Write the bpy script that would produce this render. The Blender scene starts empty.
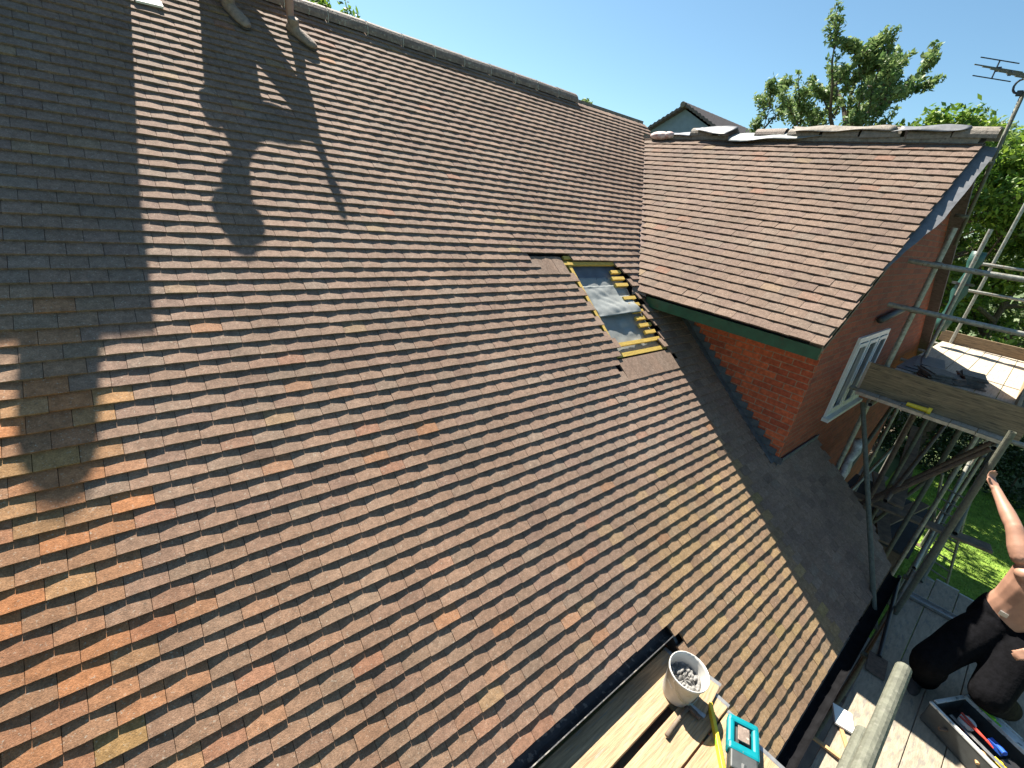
import bpy, bmesh, math, random
import numpy as np
from mathutils import Vector, Matrix
random.seed(7); rng = np.random.default_rng(7)
scene = bpy.context.scene
COL = scene.collection
R_ = math.radians

# ------------------------------------------------------------------ camera, light
# metres; the camera is the origin, X along the main ridge (away), Y up the main slope, Z up
cam_d = bpy.data.cameras.new('camera'); cam = bpy.data.objects.new('camera', cam_d); COL.objects.link(cam)
cam_d.sensor_width = 36; cam_d.lens = 36*450.3/1024; cam_d.clip_start = .05; cam_d.clip_end = 3000
right = Vector((.7692, -.6265, .1255)); down = Vector((-.1623, -.3815, -.91)); fwd = Vector((.618, .6796, -.3952))
m = Matrix((right, -down, -fwd)).transposed().to_4x4()
cam.matrix_world = m
scene.camera = cam
LIGHT = Vector((-.14, -1, -1.35)).normalized()          # direction the sunlight travels
EL = math.asin(-LIGHT.z); AZ = math.atan2(-LIGHT.x, -LIGHT.y)
w = bpy.data.worlds.new('World'); scene.world = w; w.use_nodes = True
nt = w.node_tree; sky = nt.nodes.new('ShaderNodeTexSky'); sky.sky_type = 'NISHITA'; sky.sun_disc = False
sky.sun_elevation = EL; sky.sun_rotation = AZ; sky.air_density = 1.0; sky.dust_density = .5; sky.ozone_density = 2.6
tn_ = nt.nodes.new('ShaderNodeMixRGB'); tn_.blend_type = 'MULTIPLY'; tn_.inputs[0].default_value = 1; tn_.inputs[2].default_value = (.87, 1.06, 1.03, 1)
nt.links.new(sky.outputs[0], tn_.inputs[1]); nt.links.new(tn_.outputs[0], nt.nodes['Background'].inputs[0]); nt.nodes['Background'].inputs[1].default_value = .046
sd = bpy.data.lights.new('sun', 'SUN'); sd.energy = 5; sd.angle = R_(.5); sd.color = (1, .93, .82)
sun = bpy.data.objects.new('sun', sd); COL.objects.link(sun); sun.rotation_euler = LIGHT.to_track_quat('-Z', 'Y').to_euler()
scene.view_settings.view_transform = 'Standard'; scene.view_settings.look = 'None'
scene.view_settings.gamma = 1; scene.view_settings.exposure = 1.74; scene.view_settings.use_curve_mapping = False

# ------------------------------------------------------------------ helpers
class MB:
    def __init__(s): s.v = []; s.f = []; s.uv = None
    def add(s, vs, fs):
        b = len(s.v); s.v += [tuple(v) for v in vs]; s.f += [tuple(b+i for i in f) for f in fs]; return s
    def box(s, c, d, rz=0, M=None, taper=None):
        hx, hy, hz = d[0]/2, d[1]/2, d[2]/2
        vs = [Vector((x*hx, y*hy, z*hz)) for z in (-1, 1) for y in (-1, 1) for x in (-1, 1)]
        if taper: vs = [Vector((v.x*(taper if v.z > 0 else 1), v.y*(taper if v.z > 0 else 1), v.z)) for v in vs]
        Rm = M if M is not None else Matrix.Rotation(rz, 3, 'Z')
        vs = [Rm @ v + Vector(c) for v in vs]
        return s.add(vs, [(0, 2, 3, 1), (4, 5, 7, 6), (0, 1, 5, 4), (2, 6, 7, 3), (0, 4, 6, 2), (1, 3, 7, 5)])
    def bbox(s, x0, x1, y0, y1, z0, z1): return s.box(((x0+x1)/2, (y0+y1)/2, (z0+z1)/2), (x1-x0, y1-y0, z1-z0))
    def tube(s, a, b, r, r2=None, n=12, hollow=0, cap=True):
        a = Vector(a); b = Vector(b); r2 = r if r2 is None else r2
        q = (b-a).to_track_quat('Z', 'Y'); vs = []
        for p, rr in ((a, r), (b, r2)):
            for i in range(n):
                t = 2*math.pi*i/n; vs.append(p + q @ Vector((math.cos(t)*rr, math.sin(t)*rr, 0)))
        fs = [(i, (i+1) % n, n+(i+1) % n, n+i) for i in range(n)]
        if hollow:
            for p, rr in ((a, r-hollow), (b, r2-hollow)):
                for i in range(n):
                    t = 2*math.pi*i/n; vs.append(p + q @ Vector((math.cos(t)*rr, math.sin(t)*rr, 0)))
            fs += [(2*n+i, 3*n+i, 3*n+(i+1) % n, 2*n+(i+1) % n) for i in range(n)]
            fs += [(i, 2*n+i, 2*n+(i+1) % n, (i+1) % n) for i in range(n)]
            fs += [(n+i, n+(i+1) % n, 3*n+(i+1) % n, 3*n+i) for i in range(n)]
        elif cap: fs += [tuple(range(n))[::-1], tuple(range(n, 2*n))]
        return s.add(vs, fs)
    def path(s, pts, r, n=8):
        for a, b in zip(pts[:-1], pts[1:]): s.tube(a, b, r, n=n)
        return s
    def ellip(s, c, rad, M=None, nu=14, nv=9):
        vs = []; fs = []
        for j in range(nv+1):
            ph = math.pi*j/nv
            for i in range(nu):
                t = 2*math.pi*i/nu; v = Vector((math.sin(ph)*math.cos(t)*rad[0], math.sin(ph)*math.sin(t)*rad[1], math.cos(ph)*rad[2]))
                vs.append((M @ v if M is not None else v) + Vector(c))
        for j in range(nv):
            for i in range(nu): fs.append((j*nu+i, (j+1)*nu+i, (j+1)*nu+(i+1) % nu, j*nu+(i+1) % nu))
        return s.add(vs, fs)
    def loft(s, rings, cap=True):
        """rings: list of (centre, radius_a, radius_b, axis_a, axis_b)"""
        n = 16; vs = []; fs = []
        for c, ra, rb, ax, bx in rings:
            for i in range(n):
                t = 2*math.pi*i/n; vs.append(Vector(c) + Vector(ax)*math.cos(t)*ra + Vector(bx)*math.sin(t)*rb)
        for j in range(len(rings)-1):
            for i in range(n): fs.append((j*n+i, j*n+(i+1) % n, (j+1)*n+(i+1) % n, (j+1)*n+i))
        if cap: fs += [tuple(range(n))[::-1], tuple(range((len(rings)-1)*n, len(rings)*n))]
        return s.add(vs, fs)
    def build(s, name, mat, parent=None, smooth=False, bevel=0, loc=None):
        me = bpy.data.meshes.new(name); me.from_pydata(s.v, [], s.f); me.update()
        o = bpy.data.objects.new(name, me); COL.objects.link(o)
        if mat: me.materials.append(mat)
        if smooth: me.polygons.foreach_set('use_smooth', [True]*len(me.polygons))
        if bevel:
            b = o.modifiers.new('bevel', 'BEVEL'); b.width = bevel; b.segments = 2; b.limit_method = 'ANGLE'
        if parent: attach(o, parent)
        elif loc is not None:
            me.transform(Matrix.Translation(-Vector(loc))); o.location = loc
        return o
PLOC = {}
def attach(o, parent):
    o.parent = parent
    off = Vector((0, 0, 0)); p = parent
    while p: off += p.location; p = p.parent
    if o.type == 'MESH': o.data.transform(Matrix.Translation(-off))
def tag(o, label=None, cat=None, group=None, kind=None):
    if label: o['label'] = label
    if cat: o['category'] = cat
    if group: o['group'] = group
    if kind: o['kind'] = kind
    return o
def thing(name, label, cat, loc=(0, 0, 0), group=None):
    o = bpy.data.objects.new(name, None); COL.objects.link(o); o.location = loc; o.empty_display_size = .1
    return tag(o, label, cat, group)

# ------------------------------------------------------------------ materials
def mat(name, col, rough=.7, var=.15, scale=6, metal=0, bump=.0, bscale=60, col2=None, spots=None, coord='Object', stretch=None, spec=None):
    m = bpy.data.materials.new(name); m.use_nodes = True; n = m.node_tree; N = n.nodes; L = n.links
    b = N['Principled BSDF']; b.inputs['Roughness'].default_value = rough; b.inputs['Metallic'].default_value = metal
    if spec is not None: b.inputs['Specular IOR Level'].default_value = spec
    tc = N.new('ShaderNodeTexCoord'); mp = N.new('ShaderNodeMapping'); L.new(tc.outputs[coord], mp.inputs[0])
    if stretch: mp.inputs['Scale'].default_value = stretch
    no = N.new('ShaderNodeTexNoise'); no.inputs['Scale'].default_value = scale; no.inputs['Detail'].default_value = 6; no.inputs['Roughness'].default_value = .65
    L.new(mp.outputs[0], no.inputs['Vector'])
    r = N.new('ShaderNodeValToRGB'); c = Vector(col); c2 = Vector(col2) if col2 else c*(1+var*1.5)
    lo = c*(1-var*1.5)
    r.color_ramp.elements[0].position = .3; r.color_ramp.elements[0].color = (*lo, 1)
    r.color_ramp.elements[1].position = .7; r.color_ramp.elements[1].color = (*c2, 1)
    L.new(no.outputs['Fac'], r.inputs[0]); out = r.outputs[0]
    if spots:
        n2 = N.new('ShaderNodeTexNoise'); n2.inputs['Scale'].default_value = spots[1]; n2.inputs['Detail'].default_value = 4; L.new(mp.outputs[0], n2.inputs['Vector'])
        r2 = N.new('ShaderNodeValToRGB'); r2.color_ramp.elements[0].position = spots[2]; r2.color_ramp.elements[1].position = spots[2]+.06
        L.new(n2.outputs['Fac'], r2.inputs[0]); mx = N.new('ShaderNodeMixRGB'); L.new(r2.outputs[0], mx.inputs[0]); L.new(out, mx.inputs[1]); mx.inputs[2].default_value = (*spots[0], 1); out = mx.outputs[0]
    L.new(out, b.inputs['Base Color'])
    if bump:
        n3 = N.new('ShaderNodeTexNoise'); n3.inputs['Scale'].default_value = bscale; n3.inputs['Detail'].default_value = 5; L.new(mp.outputs[0], n3.inputs['Vector'])
        bp = N.new('ShaderNodeBump'); bp.inputs['Strength'].default_value = bump; bp.inputs['Distance'].default_value = .01
        L.new(n3.outputs['Fac'], bp.inputs['Height']); L.new(bp.outputs[0], b.inputs['Normal'])
    return m

def tile_mat():
    m = bpy.data.materials.new('clay_tile'); m.use_nodes = True; n = m.node_tree; N = n.nodes; L = n.links
    b = N['Principled BSDF']; b.inputs['Roughness'].default_value = .9; b.inputs['Specular IOR Level'].default_value = .22
    at = N.new('ShaderNodeAttribute'); at.attribute_name = 'tint'
    tc = N.new('ShaderNodeTexCoord')
    def noise(s, d=6, rg=.65):
        x = N.new('ShaderNodeTexNoise'); x.inputs['Scale'].default_value = s; x.inputs['Detail'].default_value = d; x.inputs['Roughness'].default_value = rg
        L.new(tc.outputs['Object'], x.inputs['Vector']); return x
    def ramp(src, p0, p1, c0, c1):
        r = N.new('ShaderNodeValToRGB'); e = r.color_ramp.elements; e[0].position = p0; e[1].position = p1; e[0].color = (*c0, 1); e[1].color = (*c1, 1)
        L.new(src.outputs['Fac'], r.inputs[0]); return r
    def mix(kind, fac, a, bb):
        x = N.new('ShaderNodeMixRGB'); x.blend_type = kind
        if isinstance(fac, float): x.inputs[0].default_value = fac
        else: L.new(fac, x.inputs[0])
        L.new(a, x.inputs[1])
        if isinstance(bb, tuple): x.inputs[2].default_value = (*bb, 1)
        else: L.new(bb, x.inputs[2])
        return x
    a = ramp(noise(28), .3, .72, (.72,)*3, (1.28,)*3)
    x = mix('MULTIPLY', 1.0, at.outputs['Color'], a.outputs[0])
    f = ramp(noise(140, 3), .38, .66, (.75,)*3, (1.2,)*3); x = mix('MULTIPLY', .9, x.outputs[0], f.outputs[0])
    lich = ramp(noise(75, 4, .7), .60, .70, (0,)*3, (.75,)*3); x = mix('MIX', lich.outputs[0], x.outputs[0], (.40, .36, .29))
    big = ramp(noise(1.1, 3), .35, .7, (.86,)*3, (1.12,)*3); x = mix('MULTIPLY', 1.0, x.outputs[0], big.outputs[0])
    dk = ramp(noise(46, 5, .7), .64, .72, (0,)*3, (.7,)*3); x = mix('MIX', dk.outputs[0], x.outputs[0], (.07, .06, .045))
    L.new(x.outputs[0], b.inputs['Base Color'])
    bp = N.new('ShaderNodeBump'); bp.inputs['Strength'].default_value = .55; bp.inputs['Distance'].default_value = .004
    L.new(noise(180, 5).outputs['Fac'], bp.inputs['Height']); L.new(bp.outputs[0], b.inputs['Normal'])
    return m

def brick_mat(axis, k=1.0):
    m = bpy.data.materials.new('red_brick'); m.use_nodes = True; n = m.node_tree; N = n.nodes; L = n.links
    b = N['Principled BSDF']; b.inputs['Roughness'].default_value = .85
    tc = N.new('ShaderNodeTexCoord'); sp = N.new('ShaderNodeSeparateXYZ'); cb = N.new('ShaderNodeCombineXYZ')
    L.new(tc.outputs['Object'], sp.inputs[0]); L.new(sp.outputs[axis], cb.inputs[0]); L.new(sp.outputs[2], cb.inputs[1])
    dn = N.new('ShaderNodeTexNoise'); dn.inputs['Scale'].default_value = 9; L.new(tc.outputs['Object'], dn.inputs['Vector'])
    va = N.new('ShaderNodeVectorMath'); va.operation = 'MULTIPLY_ADD'; L.new(dn.outputs['Color'], va.inputs[0]); va.inputs[1].default_value = (.01, .01, 0); L.new(cb.outputs[0], va.inputs[2])
    br = N.new('ShaderNodeTexBrick'); br.inputs['Scale'].default_value = 1; br.inputs['Brick Width'].default_value = .225; br.inputs['Row Height'].default_value = .075
    br.inputs['Mortar Size'].default_value = .006; br.inputs['Mortar Smooth'].default_value = .3; br.inputs['Bias'].default_value = -.1
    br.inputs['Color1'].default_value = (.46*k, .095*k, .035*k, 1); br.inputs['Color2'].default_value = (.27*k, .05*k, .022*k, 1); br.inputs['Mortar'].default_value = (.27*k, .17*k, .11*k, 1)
    L.new(va.outputs[0], br.inputs['Vector'])
    no = N.new('ShaderNodeTexNoise'); no.inputs['Scale'].default_value = 30; no.inputs['Detail'].default_value = 6; L.new(tc.outputs['Object'], no.inputs['Vector'])
    r = N.new('ShaderNodeValToRGB'); r.color_ramp.elements[0].position = .3; r.color_ramp.elements[0].color = (.65, .65, .65, 1); r.color_ramp.elements[1].color = (1.25, 1.25, 1.25, 1); r.color_ramp.elements[1].position = .75
    L.new(no.outputs['Fac'], r.inputs[0]); mx = N.new('ShaderNodeMixRGB'); mx.blend_type = 'MULTIPLY'; mx.inputs[0].default_value = 1
    L.new(br.outputs['Color'], mx.inputs[1]); L.new(r.outputs[0], mx.inputs[2]); L.new(mx.outputs[0], b.inputs['Base Color'])
    bp = N.new('ShaderNodeBump'); bp.inputs['Strength'].default_value = .7; bp.inputs['Distance'].default_value = .008; bp.invert = True
    L.new(br.outputs['Fac'], bp.inputs['Height']); L.new(bp.outputs[0], b.inputs['Normal'])
    return m

TILE = tile_mat()
M = dict(
    batten=mat('yellow_treated_batten', (.55, .37, .08), .75, .18, 14, stretch=(1, 8, 8), bump=.3),
    membrane=mat('grey_membrane', (.23, .245, .24), .55, .12, 5, bump=.35, bscale=14),
    felt=mat('dark_felt', (.035, .036, .04), .85, .2, 8),
    green=mat('green_paint', (.012, .075, .04), .35, .2, 10, spots=((.03, .05, .03), 12, .62)),
    black=mat('black_plastic', (.018, .018, .02), .35, .25, 10),
    gutter=mat('cast_gutter', (.03, .032, .035), .5, .3, 9, spots=((.16, .15, .13), 22, .58), bump=.4),
    lead=mat('lead_sheet', (.12, .125, .135), .5, .18, 9, bump=.3, bscale=18),
    palewood=mat('pale_board', (.40, .34, .26), .8, .18, 7, stretch=(.6, 9, 9), spots=((.25, .22, .18), 9, .62), bump=.4, bscale=30),
    gutterblack=mat('black_gutter', (.008, .008, .009), .95, .3, 9, bump=.3, spec=.05), valley=mat('valley_clay', (.19, .135, .112), .9, .25, 14, bump=.4), oldlead=mat('old_lead', (.075, .08, .09), .6, .25, 9, bump=.3, bscale=18),
    slate_blue=mat('slate_blue_felt_and_shade', (.085, .105, .135), .6, .2, 6, bump=.3, bscale=12),
    ridge=mat('ridge_clay', (.17, .13, .105), .75, .25, 18, spots=((.30, .28, .22), 38, .6), bump=.5),
    ridge2=mat('ridge_clay_pale', (.19, .165, .135), .8, .25, 18, spots=((.12, .10, .08), 30, .6), bump=.5),
    mortar=mat('mortar', (.42, .39, .33), .9, .2, 30, bump=.6),
    white=mat('white_upvc', (.62, .63, .62), .4, .06, 8),
    glass=mat('window_glass', (.05, .06, .07), .06, .1, 3, spec=.8),
    galv=mat('galvanised_tube', (.27, .27, .235), .48, .25, 22, metal=.35, spots=((.20, .13, .075), 30, .62), bump=.25),
    galvold=mat('weathered_tube', (.105, .108, .08), .7, .22, 26, metal=.1, spots=((.135, .135, .105), 45, .58), bump=.3),
    rust=mat('rusty_steel', (.10, .065, .045), .7, .35, 30, bump=.4),
    board=mat('scaffold_board', (.33, .225, .125), .8, .30, 7, stretch=(.6, 9, 9), spots=((.25, .21, .16), 9, .60), bump=.4, bscale=30),
    boarddirty=mat('dusty_board', (.27, .225, .165), .85, .18, 7, stretch=(1.2, 4, 4), spots=((.19, .17, .14), 8, .58), bump=.4, bscale=30),
    toe=mat('toe_board', (.23, .165, .095), .85, .3, 7, stretch=(7, .6, 9), spots=((.10, .075, .05), 11, .58), bump=.4, bscale=30),
    bucketp=mat('bucket_white', (.46, .45, .42), .5, .10, 12, spots=((.40, .37, .32), 20, .62)),
    mortarwet=mat('grey_rubble', (.20, .195, .185), .9, .35, 40, bump=.8),
    teal=mat('teal_plastic', (.0, .17, .20), .35, .10, 10, spots=((.10, .16, .15), 30, .68)),
    darkp=mat('dark_grey_plastic', (.045, .05, .05), .5, .2, 12),
    yellow=mat('yellow_plastic', (.78, .56, .03), .4, .08, 10),
    steel=mat('tool_steel', (.35, .35, .34), .35, .2, 20, metal=.7),
    wood=mat('tool_wood', (.42, .25, .11), .6, .2, 12, stretch=(1, 6, 6)),
    red=mat('red_plastic', (.50, .05, .03), .4, .15, 10), blue=mat('blue_plastic', (.02, .09, .45), .4, .15, 10), lime=mat('lime_plastic', (.25, .60, .05), .45, .15, 10),
    greyp=mat('grey_tray', (.55, .56, .54), .5, .15, 12, spots=((.2, .2, .19), 22, .6)),
    skin=mat('skin', (.34, .185, .125), .5, .12, 9, spots=None), ink=mat('tattoo_ink', (.07, .07, .08), .6, .3, 50),
    cloth=mat('black_cloth', (.004, .004, .005), .95, .3, 20, bump=.5, bscale=40, spec=.08), hair=mat('dark_hair', (.05, .03, .02), .7, .3, 80),
    grey_cloth=mat('grey_cloth', (.12, .12, .15), .85, .25, 20, bump=.4), shirt=mat('dark_shirt', (.03, .035, .05), .85, .25, 20),
    boot=mat('dusty_boot', (.22, .165, .125), .8, .25, 22, bump=.4), sole=mat('boot_sole', (.06, .05, .045), .8, .2, 20),
    bark=mat('bark', (.10, .075, .05), .9, .3, 14, bump=.6),
    grass=mat('lawn', (.13, .24, .02), .9, .3, 3.5, col2=(.24, .36, .04), bump=.8, bscale=50),
    blades=mat('grass_blades', (.17, .31, .035), .8, .3, 5),
    soil=mat('garden_earth', (.10, .08, .055), .95, .35, 3, bump=.7), paving=mat('patio_paving', (.20, .175, .145), .85, .18, 3, bump=.4, bscale=20),
    terrain=mat('far_ground', (.07, .10, .035), .95, .3, .05),
    render=mat('pale_blue_cladding', (.17, .22, .28), .7, .08, 4),
    oldroof=mat('dark_roof_tile', (.10, .08, .075), .8, .35, 9, stretch=(2, 2, 6), bump=.6, bscale=12),
    rag=mat('pink_bag', (.60, .22, .18), .6, .3, 12, col2=(.75, .7, .66)),
    tarp=mat('green_tarp', (.012, .06, .05), .5, .25, 9, bump=.5, bscale=14),
    whitep=mat('white_board', (.8, .79, .74), .6, .05, 8), rubble=mat('pile_wrap', (.45, .45, .46), .4, .4, 14),
    dirtybrick=mat('old_wood', (.16, .12, .085), .85, .3, 8),
)
def leaf_mat(name, c1, c2):
    m = bpy.data.materials.new(name); m.use_nodes = True; n = m.node_tree; N = n.nodes; L = n.links
    b = N['Principled BSDF']; b.inputs['Roughness'].default_value = .55
    at = N.new('ShaderNodeAttribute'); at.attribute_name = 'tint'
    mx = N.new('ShaderNodeMixRGB'); L.new(at.outputs['Fac'], mx.inputs[0]); mx.inputs[1].default_value = (*c1, 1); mx.inputs[2].default_value = (*c2, 1)
    L.new(mx.outputs[0], b.inputs['Base Color'])
    tr = N.new('ShaderNodeBsdfTranslucent'); L.new(mx.outputs[0], tr.inputs[0])
    ms = N.new('ShaderNodeMixShader'); ms.inputs[0].default_value = .4
    L.new(b.outputs[0], ms.inputs[1]); L.new(tr.outputs[0], ms.inputs[2]); L.new(ms.outputs[0], N['Material Output'].inputs[0])
    return m
LEAF = leaf_mat('leaves_mid', (.07, .14, .04), (.32, .40, .15))
LEAF2 = leaf_mat('leaves_bright', (.05, .13, .015), (.30, .42, .05))
LEAF3 = leaf_mat('leaves_dark', (.012, .03, .01), (.05, .10, .02))

# ------------------------------------------------------------------ key dimensions
T = .8175; PM = math.atan(T); Z0 = -3.73                # main roof plane z = T*y + Z0
RY = 6.426; RZ = T*RY+Z0                                # main ridge
TW = .7301; WX = 8.002; WZ = 1.213; PW = math.atan(TW)  # wing ridge
XE = 4.973; ZE = -.998; YV = 1.184; YG = 1.3395; XC = 5.648
GROUND = -6.33
def mp(x, s, n=0):   # point on the main slope: x, distance up slope, height off it
    return Vector((x, s*math.cos(PM)-n*math.sin(PM), Z0+s*math.sin(PM)+n*math.cos(PM)))
def wp(y, s, n=0):   # point on the wing slope facing the camera
    return Vector((XE+s*math.cos(PW)-n*math.sin(PW), y, ZE+s*math.sin(PW)+n*math.cos(PW)))
def valley_x(s): return WX-(WZ-(Z0+s*math.sin(PM)))/TW
SL = RY/math.cos(PM)                                    # slope length to the ridge
SWL = (WX-XE)/math.cos(PW)

# ------------------------------------------------------------------ setting: ground
def sheet(name, x0, x1, y0, y1, z, mt, nx=1, ny=1, kind='structure'):
    b = MB(); vs = []; fs = []
    for j in range(ny+1):
        for i in range(nx+1): vs.append((x0+(x1-x0)*i/nx, y0+(y1-y0)*j/ny, z))
    for j in range(ny):
        for i in range(nx): a = j*(nx+1)+i; fs.append((a, a+1, a+nx+2, a+nx+1))
    b.add(vs, fs); o = b.build(name, mt); o['kind'] = kind; return o
sheet('terrain', -900, 900, -900, 900, GROUND-.02, M['terrain'])
sheet('lawn', 8.9, 18.5, -5.5, 1.0, GROUND, M['grass'])
sheet('patio', -6, 8.9, -6, 1.3, GROUND+.004, M['paving'])
sheet('path', 12.6, 16.2, 1.0, 1.75, GROUND+.008, M['paving'])
sheet('flower_bed', 11.8, 24, 1.75, 12, GROUND+.004, M['soil'])

# ------------------------------------------------------------------ the house
house = thing('house', 'brown clay tiled house with long catslide roof, brick gable wing and roof hole under repair', 'house')

def tile_field(P, rows, u_range, gauge, tint, skip=None, clampf=None, camber=.006, width=.166, thick=.013, lift=.014, jitter=1.0, uoff=0):
    """builds plain tiles row by row; P(u, s, n) gives the point"""
    V = []; F = []; TINT = []
    mseg = 6
    for k in range(rows):
        s0 = k*gauge
        off = (0 if k % 2 else width/2) + uoff + random.uniform(-.006, .006)*jitter
        n0 = math.floor((u_range[0](s0)-off)/width); n1 = math.ceil((u_range[1](s0)-off)/width)
        for i in range(n0, n1):
            ua = i*width+off+.0012; ub = ua+width-.0024
            ua2 = max(ua, u_range[0](s0)); ub2 = min(ub, u_range[1](s0))
            if ub2-ua2 < .02: continue
            uc = (ua+ub)/2
            sk = skip(uc, s0+.05, k) if skip else False
            if sk is True: continue
            ln = gauge+.03 if sk is not 'full' else .262
            ds = random.gauss(0, .0016)*jitter; dn = abs(random.gauss(0, .0014))*jitter; tl = random.gauss(0, .0012)*jitter
            cam_ = (camber if ua > -.28 or camber < .004 else .0012)*random.uniform(.55, 1.45)
            sl = lift if sk is not 'full' else lift*.8
            b = len(V)
            for ss, nn in ((s0+ds, sl+dn), (s0+ln, .0)):
                la, lb = max(ua, u_range[0](ss)), min(ub, u_range[1](ss))
                if lb < la: lb = la+.001
                for q in range(mseg+1):
                    v = q/mseg; u = la+(lb-la)*v; fr = (u-ua)/(ub-ua)
                    c = cam_*(1-(2*fr-1)**2)
                    V.append(P(u, ss + random.uniform(-.0007, .0007), nn+c+tl*(2*fr-1)))
            for q in range(mseg+1):
                v = q/mseg; u = ua2+(ub2-ua2)*v; fr = (u-ua)/(ub-ua); c = cam_*(1-(2*fr-1)**2)
                V.append(P(u, s0+ds+.001, sl+dn+c-thick+tl*(2*fr-1)))
            V.append(P(ua2, s0+ln, -thick)); V.append(P(ub2, s0+ln, -thick))
            w_ = mseg+1
            fs = [(b+q, b+q+1, b+w_+q+1, b+w_+q) for q in range(mseg)] + [(b+2*w_+q, b+2*w_+q+1, b+q+1, b+q) for q in range(mseg)]
            fs += [(b+2*w_, b, b+w_, b+3*w_), (b+mseg, b+2*w_+mseg, b+3*w_+1, b+w_+mseg)]
            F += fs; TINT += [tint(uc, s0, k)]*len(fs)
    return V, F, TINT
def tiles_obj(name, V, F, TINT, parent):
    me = bpy.data.meshes.new(name); me.from_pydata([tuple(v) for v in V], [], F); me.update()
    at = me.attributes.new('tint', 'FLOAT_COLOR', 'FACE')
    arr = np.ones((len(F), 4), np.float32); arr[:, :3] = np.array(TINT, np.float32); at.data.foreach_set('color', arr.ravel())
    me.materials.append(TILE); o = bpy.data.objects.new(name, me); COL.objects.link(o); o.parent = parent
    return o
def sm(a, b, x): t = min(1, max(0, (x-a)/(b-a))); return t*t*(3-2*t)
PAL = dict(mauve=(.186, .127, .104), brown=(.220, .151, .113), grey=(.202, .158, .126), orange=(.34, .165, .08), red=(.27, .135, .09), moss=(.25, .195, .09), tan=(.30, .215, .125), dark=(.12, .085, .07))
def pick(wts, warm=(1, 1, 1)):
    ks = list(wts); c = random.choices(ks, [wts[k] for k in ks])[0]; f = random.uniform(.92, 1.08)
    b = PAL['brown']; c = PAL[c]; h = random.uniform(.1, .65)
    return tuple((b[i]*(1-h)+c[i]*h)*f*warm[i] for i in range(3))
def lum(x, s): return .5+.5*math.sin(x*1.7+s*2.3)*math.cos(x*.9-s*1.4)
def tint_main(x, s, k):
    if x < -.22 + .09*((k % 3)-1) and s < 4.6:
        return pick(dict(orange=5, moss=1.4, tan=4, red=2.5, brown=2.5), (1.22, .98, .74)) if s < 4 else pick(dict(brown=3, grey=2, orange=1), (1.05, 1, .9))
    o = .75*sm(5.0, 1.5, s)*sm(3.4, -.2, x)
    tn = 2.4*sm(2.4, 3.6, x)*sm(2.6, 1.0, s)
    dk = 1.0*sm(.3, 1, math.exp(-((x-3.8)**2/.25+(s-2.15)**2/.12)))
    cl = .5+.5*math.sin(x*2.3+1.3*math.sin(s*1.9))*math.sin(s*2.1+.8*x)
    if x > 4.95: return pick(dict(mauve=2, dark=1.2, brown=3, grey=1))  # darker tile mix past the wing eave, its shade put into the tint
    return pick(dict(mauve=1.6+dk*4, brown=2.6, grey=1.9, orange=.03+2.2*o*cl, red=.08+1.2*o*cl, tan=.12+2.4*tn, moss=.5*tn*cl, dark=.08+dk), (1+.15*o+.07*min(tn, 1), 1-.05*o+.02*min(tn, 1), 1-.27*o-.17*min(tn, 1)))
def tint_wing(y, s, k): return tuple(c*q_ for c, q_ in zip( pick(dict(mauve=2.0, brown=2.4, grey=1.8, red=.25, tan=.12)), (.69, .705, .715)))
NOTCH_X, NOTCH_S = 2.87, 1.22
def skip_main(x, s, k):
    if x < NOTCH_X and s < NOTCH_S: return True
    if 1.22 < s < 3.8 and x > 7.0: return True
    if s > 1.22 and XC-.02 < x < valley_x(s)-.0: return x < 20 and valley_under(x, s)
    if 3.98 < x < 4.90 and 3.50 < s < 4.80: return True
    if 3.44 < x < 3.99 and 4.83 < s < 4.93: return True
    if 3.86 < x < 4.92 and 3.22 < s < 3.33: return 'full'
    if 3.86 < x < 4.92 and 3.33 <= s < 3.50: return True
    if 3.44 < x < 3.99 and 4.63 < s < 4.73: return 'full'
    if 3.44 < x < 3.99 and 4.73 <= s <= 4.83: return True
    return False
def valley_under(x, s): return False
def x_hi(s):
    z = Z0+s*math.sin(PM); y = s*math.cos(PM)
    if z > WZ: return 8.35
    if z > ZE: return valley_x(s)
    if y > YG: return XC
    return 7.05 - .25*sm(.5, 0, s)
V, F, TT = tile_field(mp, 82, (lambda s: -3.3, x_hi), .1, tint_main, skip_main, camber=.0023, jitter=.9, lift=.0205, thick=.018)
# older flat tiles on the left get the same field
main_roof = tiles_obj('main_roof', V, F, TT, house)
def wing_lo(s): return YV + .0
def wing_hi(s):
    z = ZE+s*math.sin(PW); return (z-Z0)/T
V, F, TT = tile_field(lambda u, s, n: wp(u, s, n), 28, (wing_lo, wing_hi), .1339, tint_wing, None, camber=.003, jitter=1.2, width=.20, lift=.020, thick=.018)
wing_roof = tiles_obj('wing_roof', V, F, TT, house)
# cut verge tiles: loose tile-and-a-half at the verge stand a little proud
# sub-roof slabs
def slab(pts, th, name, mt, parent):
    a, b_, c = [Vector(p) for p in pts[:3]]; n = (b_-a).cross(c-a).normalized()*th
    k = len(pts); mb = MB(); mb.add([Vector(p) for p in pts]+[Vector(p)-n for p in pts], [tuple(range(k)), tuple(range(2*k-1, k-1, -1))]+[(i, k+i, k+(i+1) % k, (i+1) % k) for i in range(k)])
    return mb.build(name, mt, parent)
nb = -.17
slab([mp(-3.3, 1.24, nb), mp(NOTCH_X+.02, 1.24, nb), mp(NOTCH_X+.02, .03, nb), mp(6.8, .03, nb), mp(7.05, YG/math.cos(PM), nb), mp(XC+.1, YG/math.cos(PM), nb), mp(XC+.1, 4.29, nb), mp(7.9, 7.6, nb), mp(7.9, SL-.05, nb), mp(-3.3, SL-.05, nb)], .05, 'roof_sheathing', M['felt'], main_roof)
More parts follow.
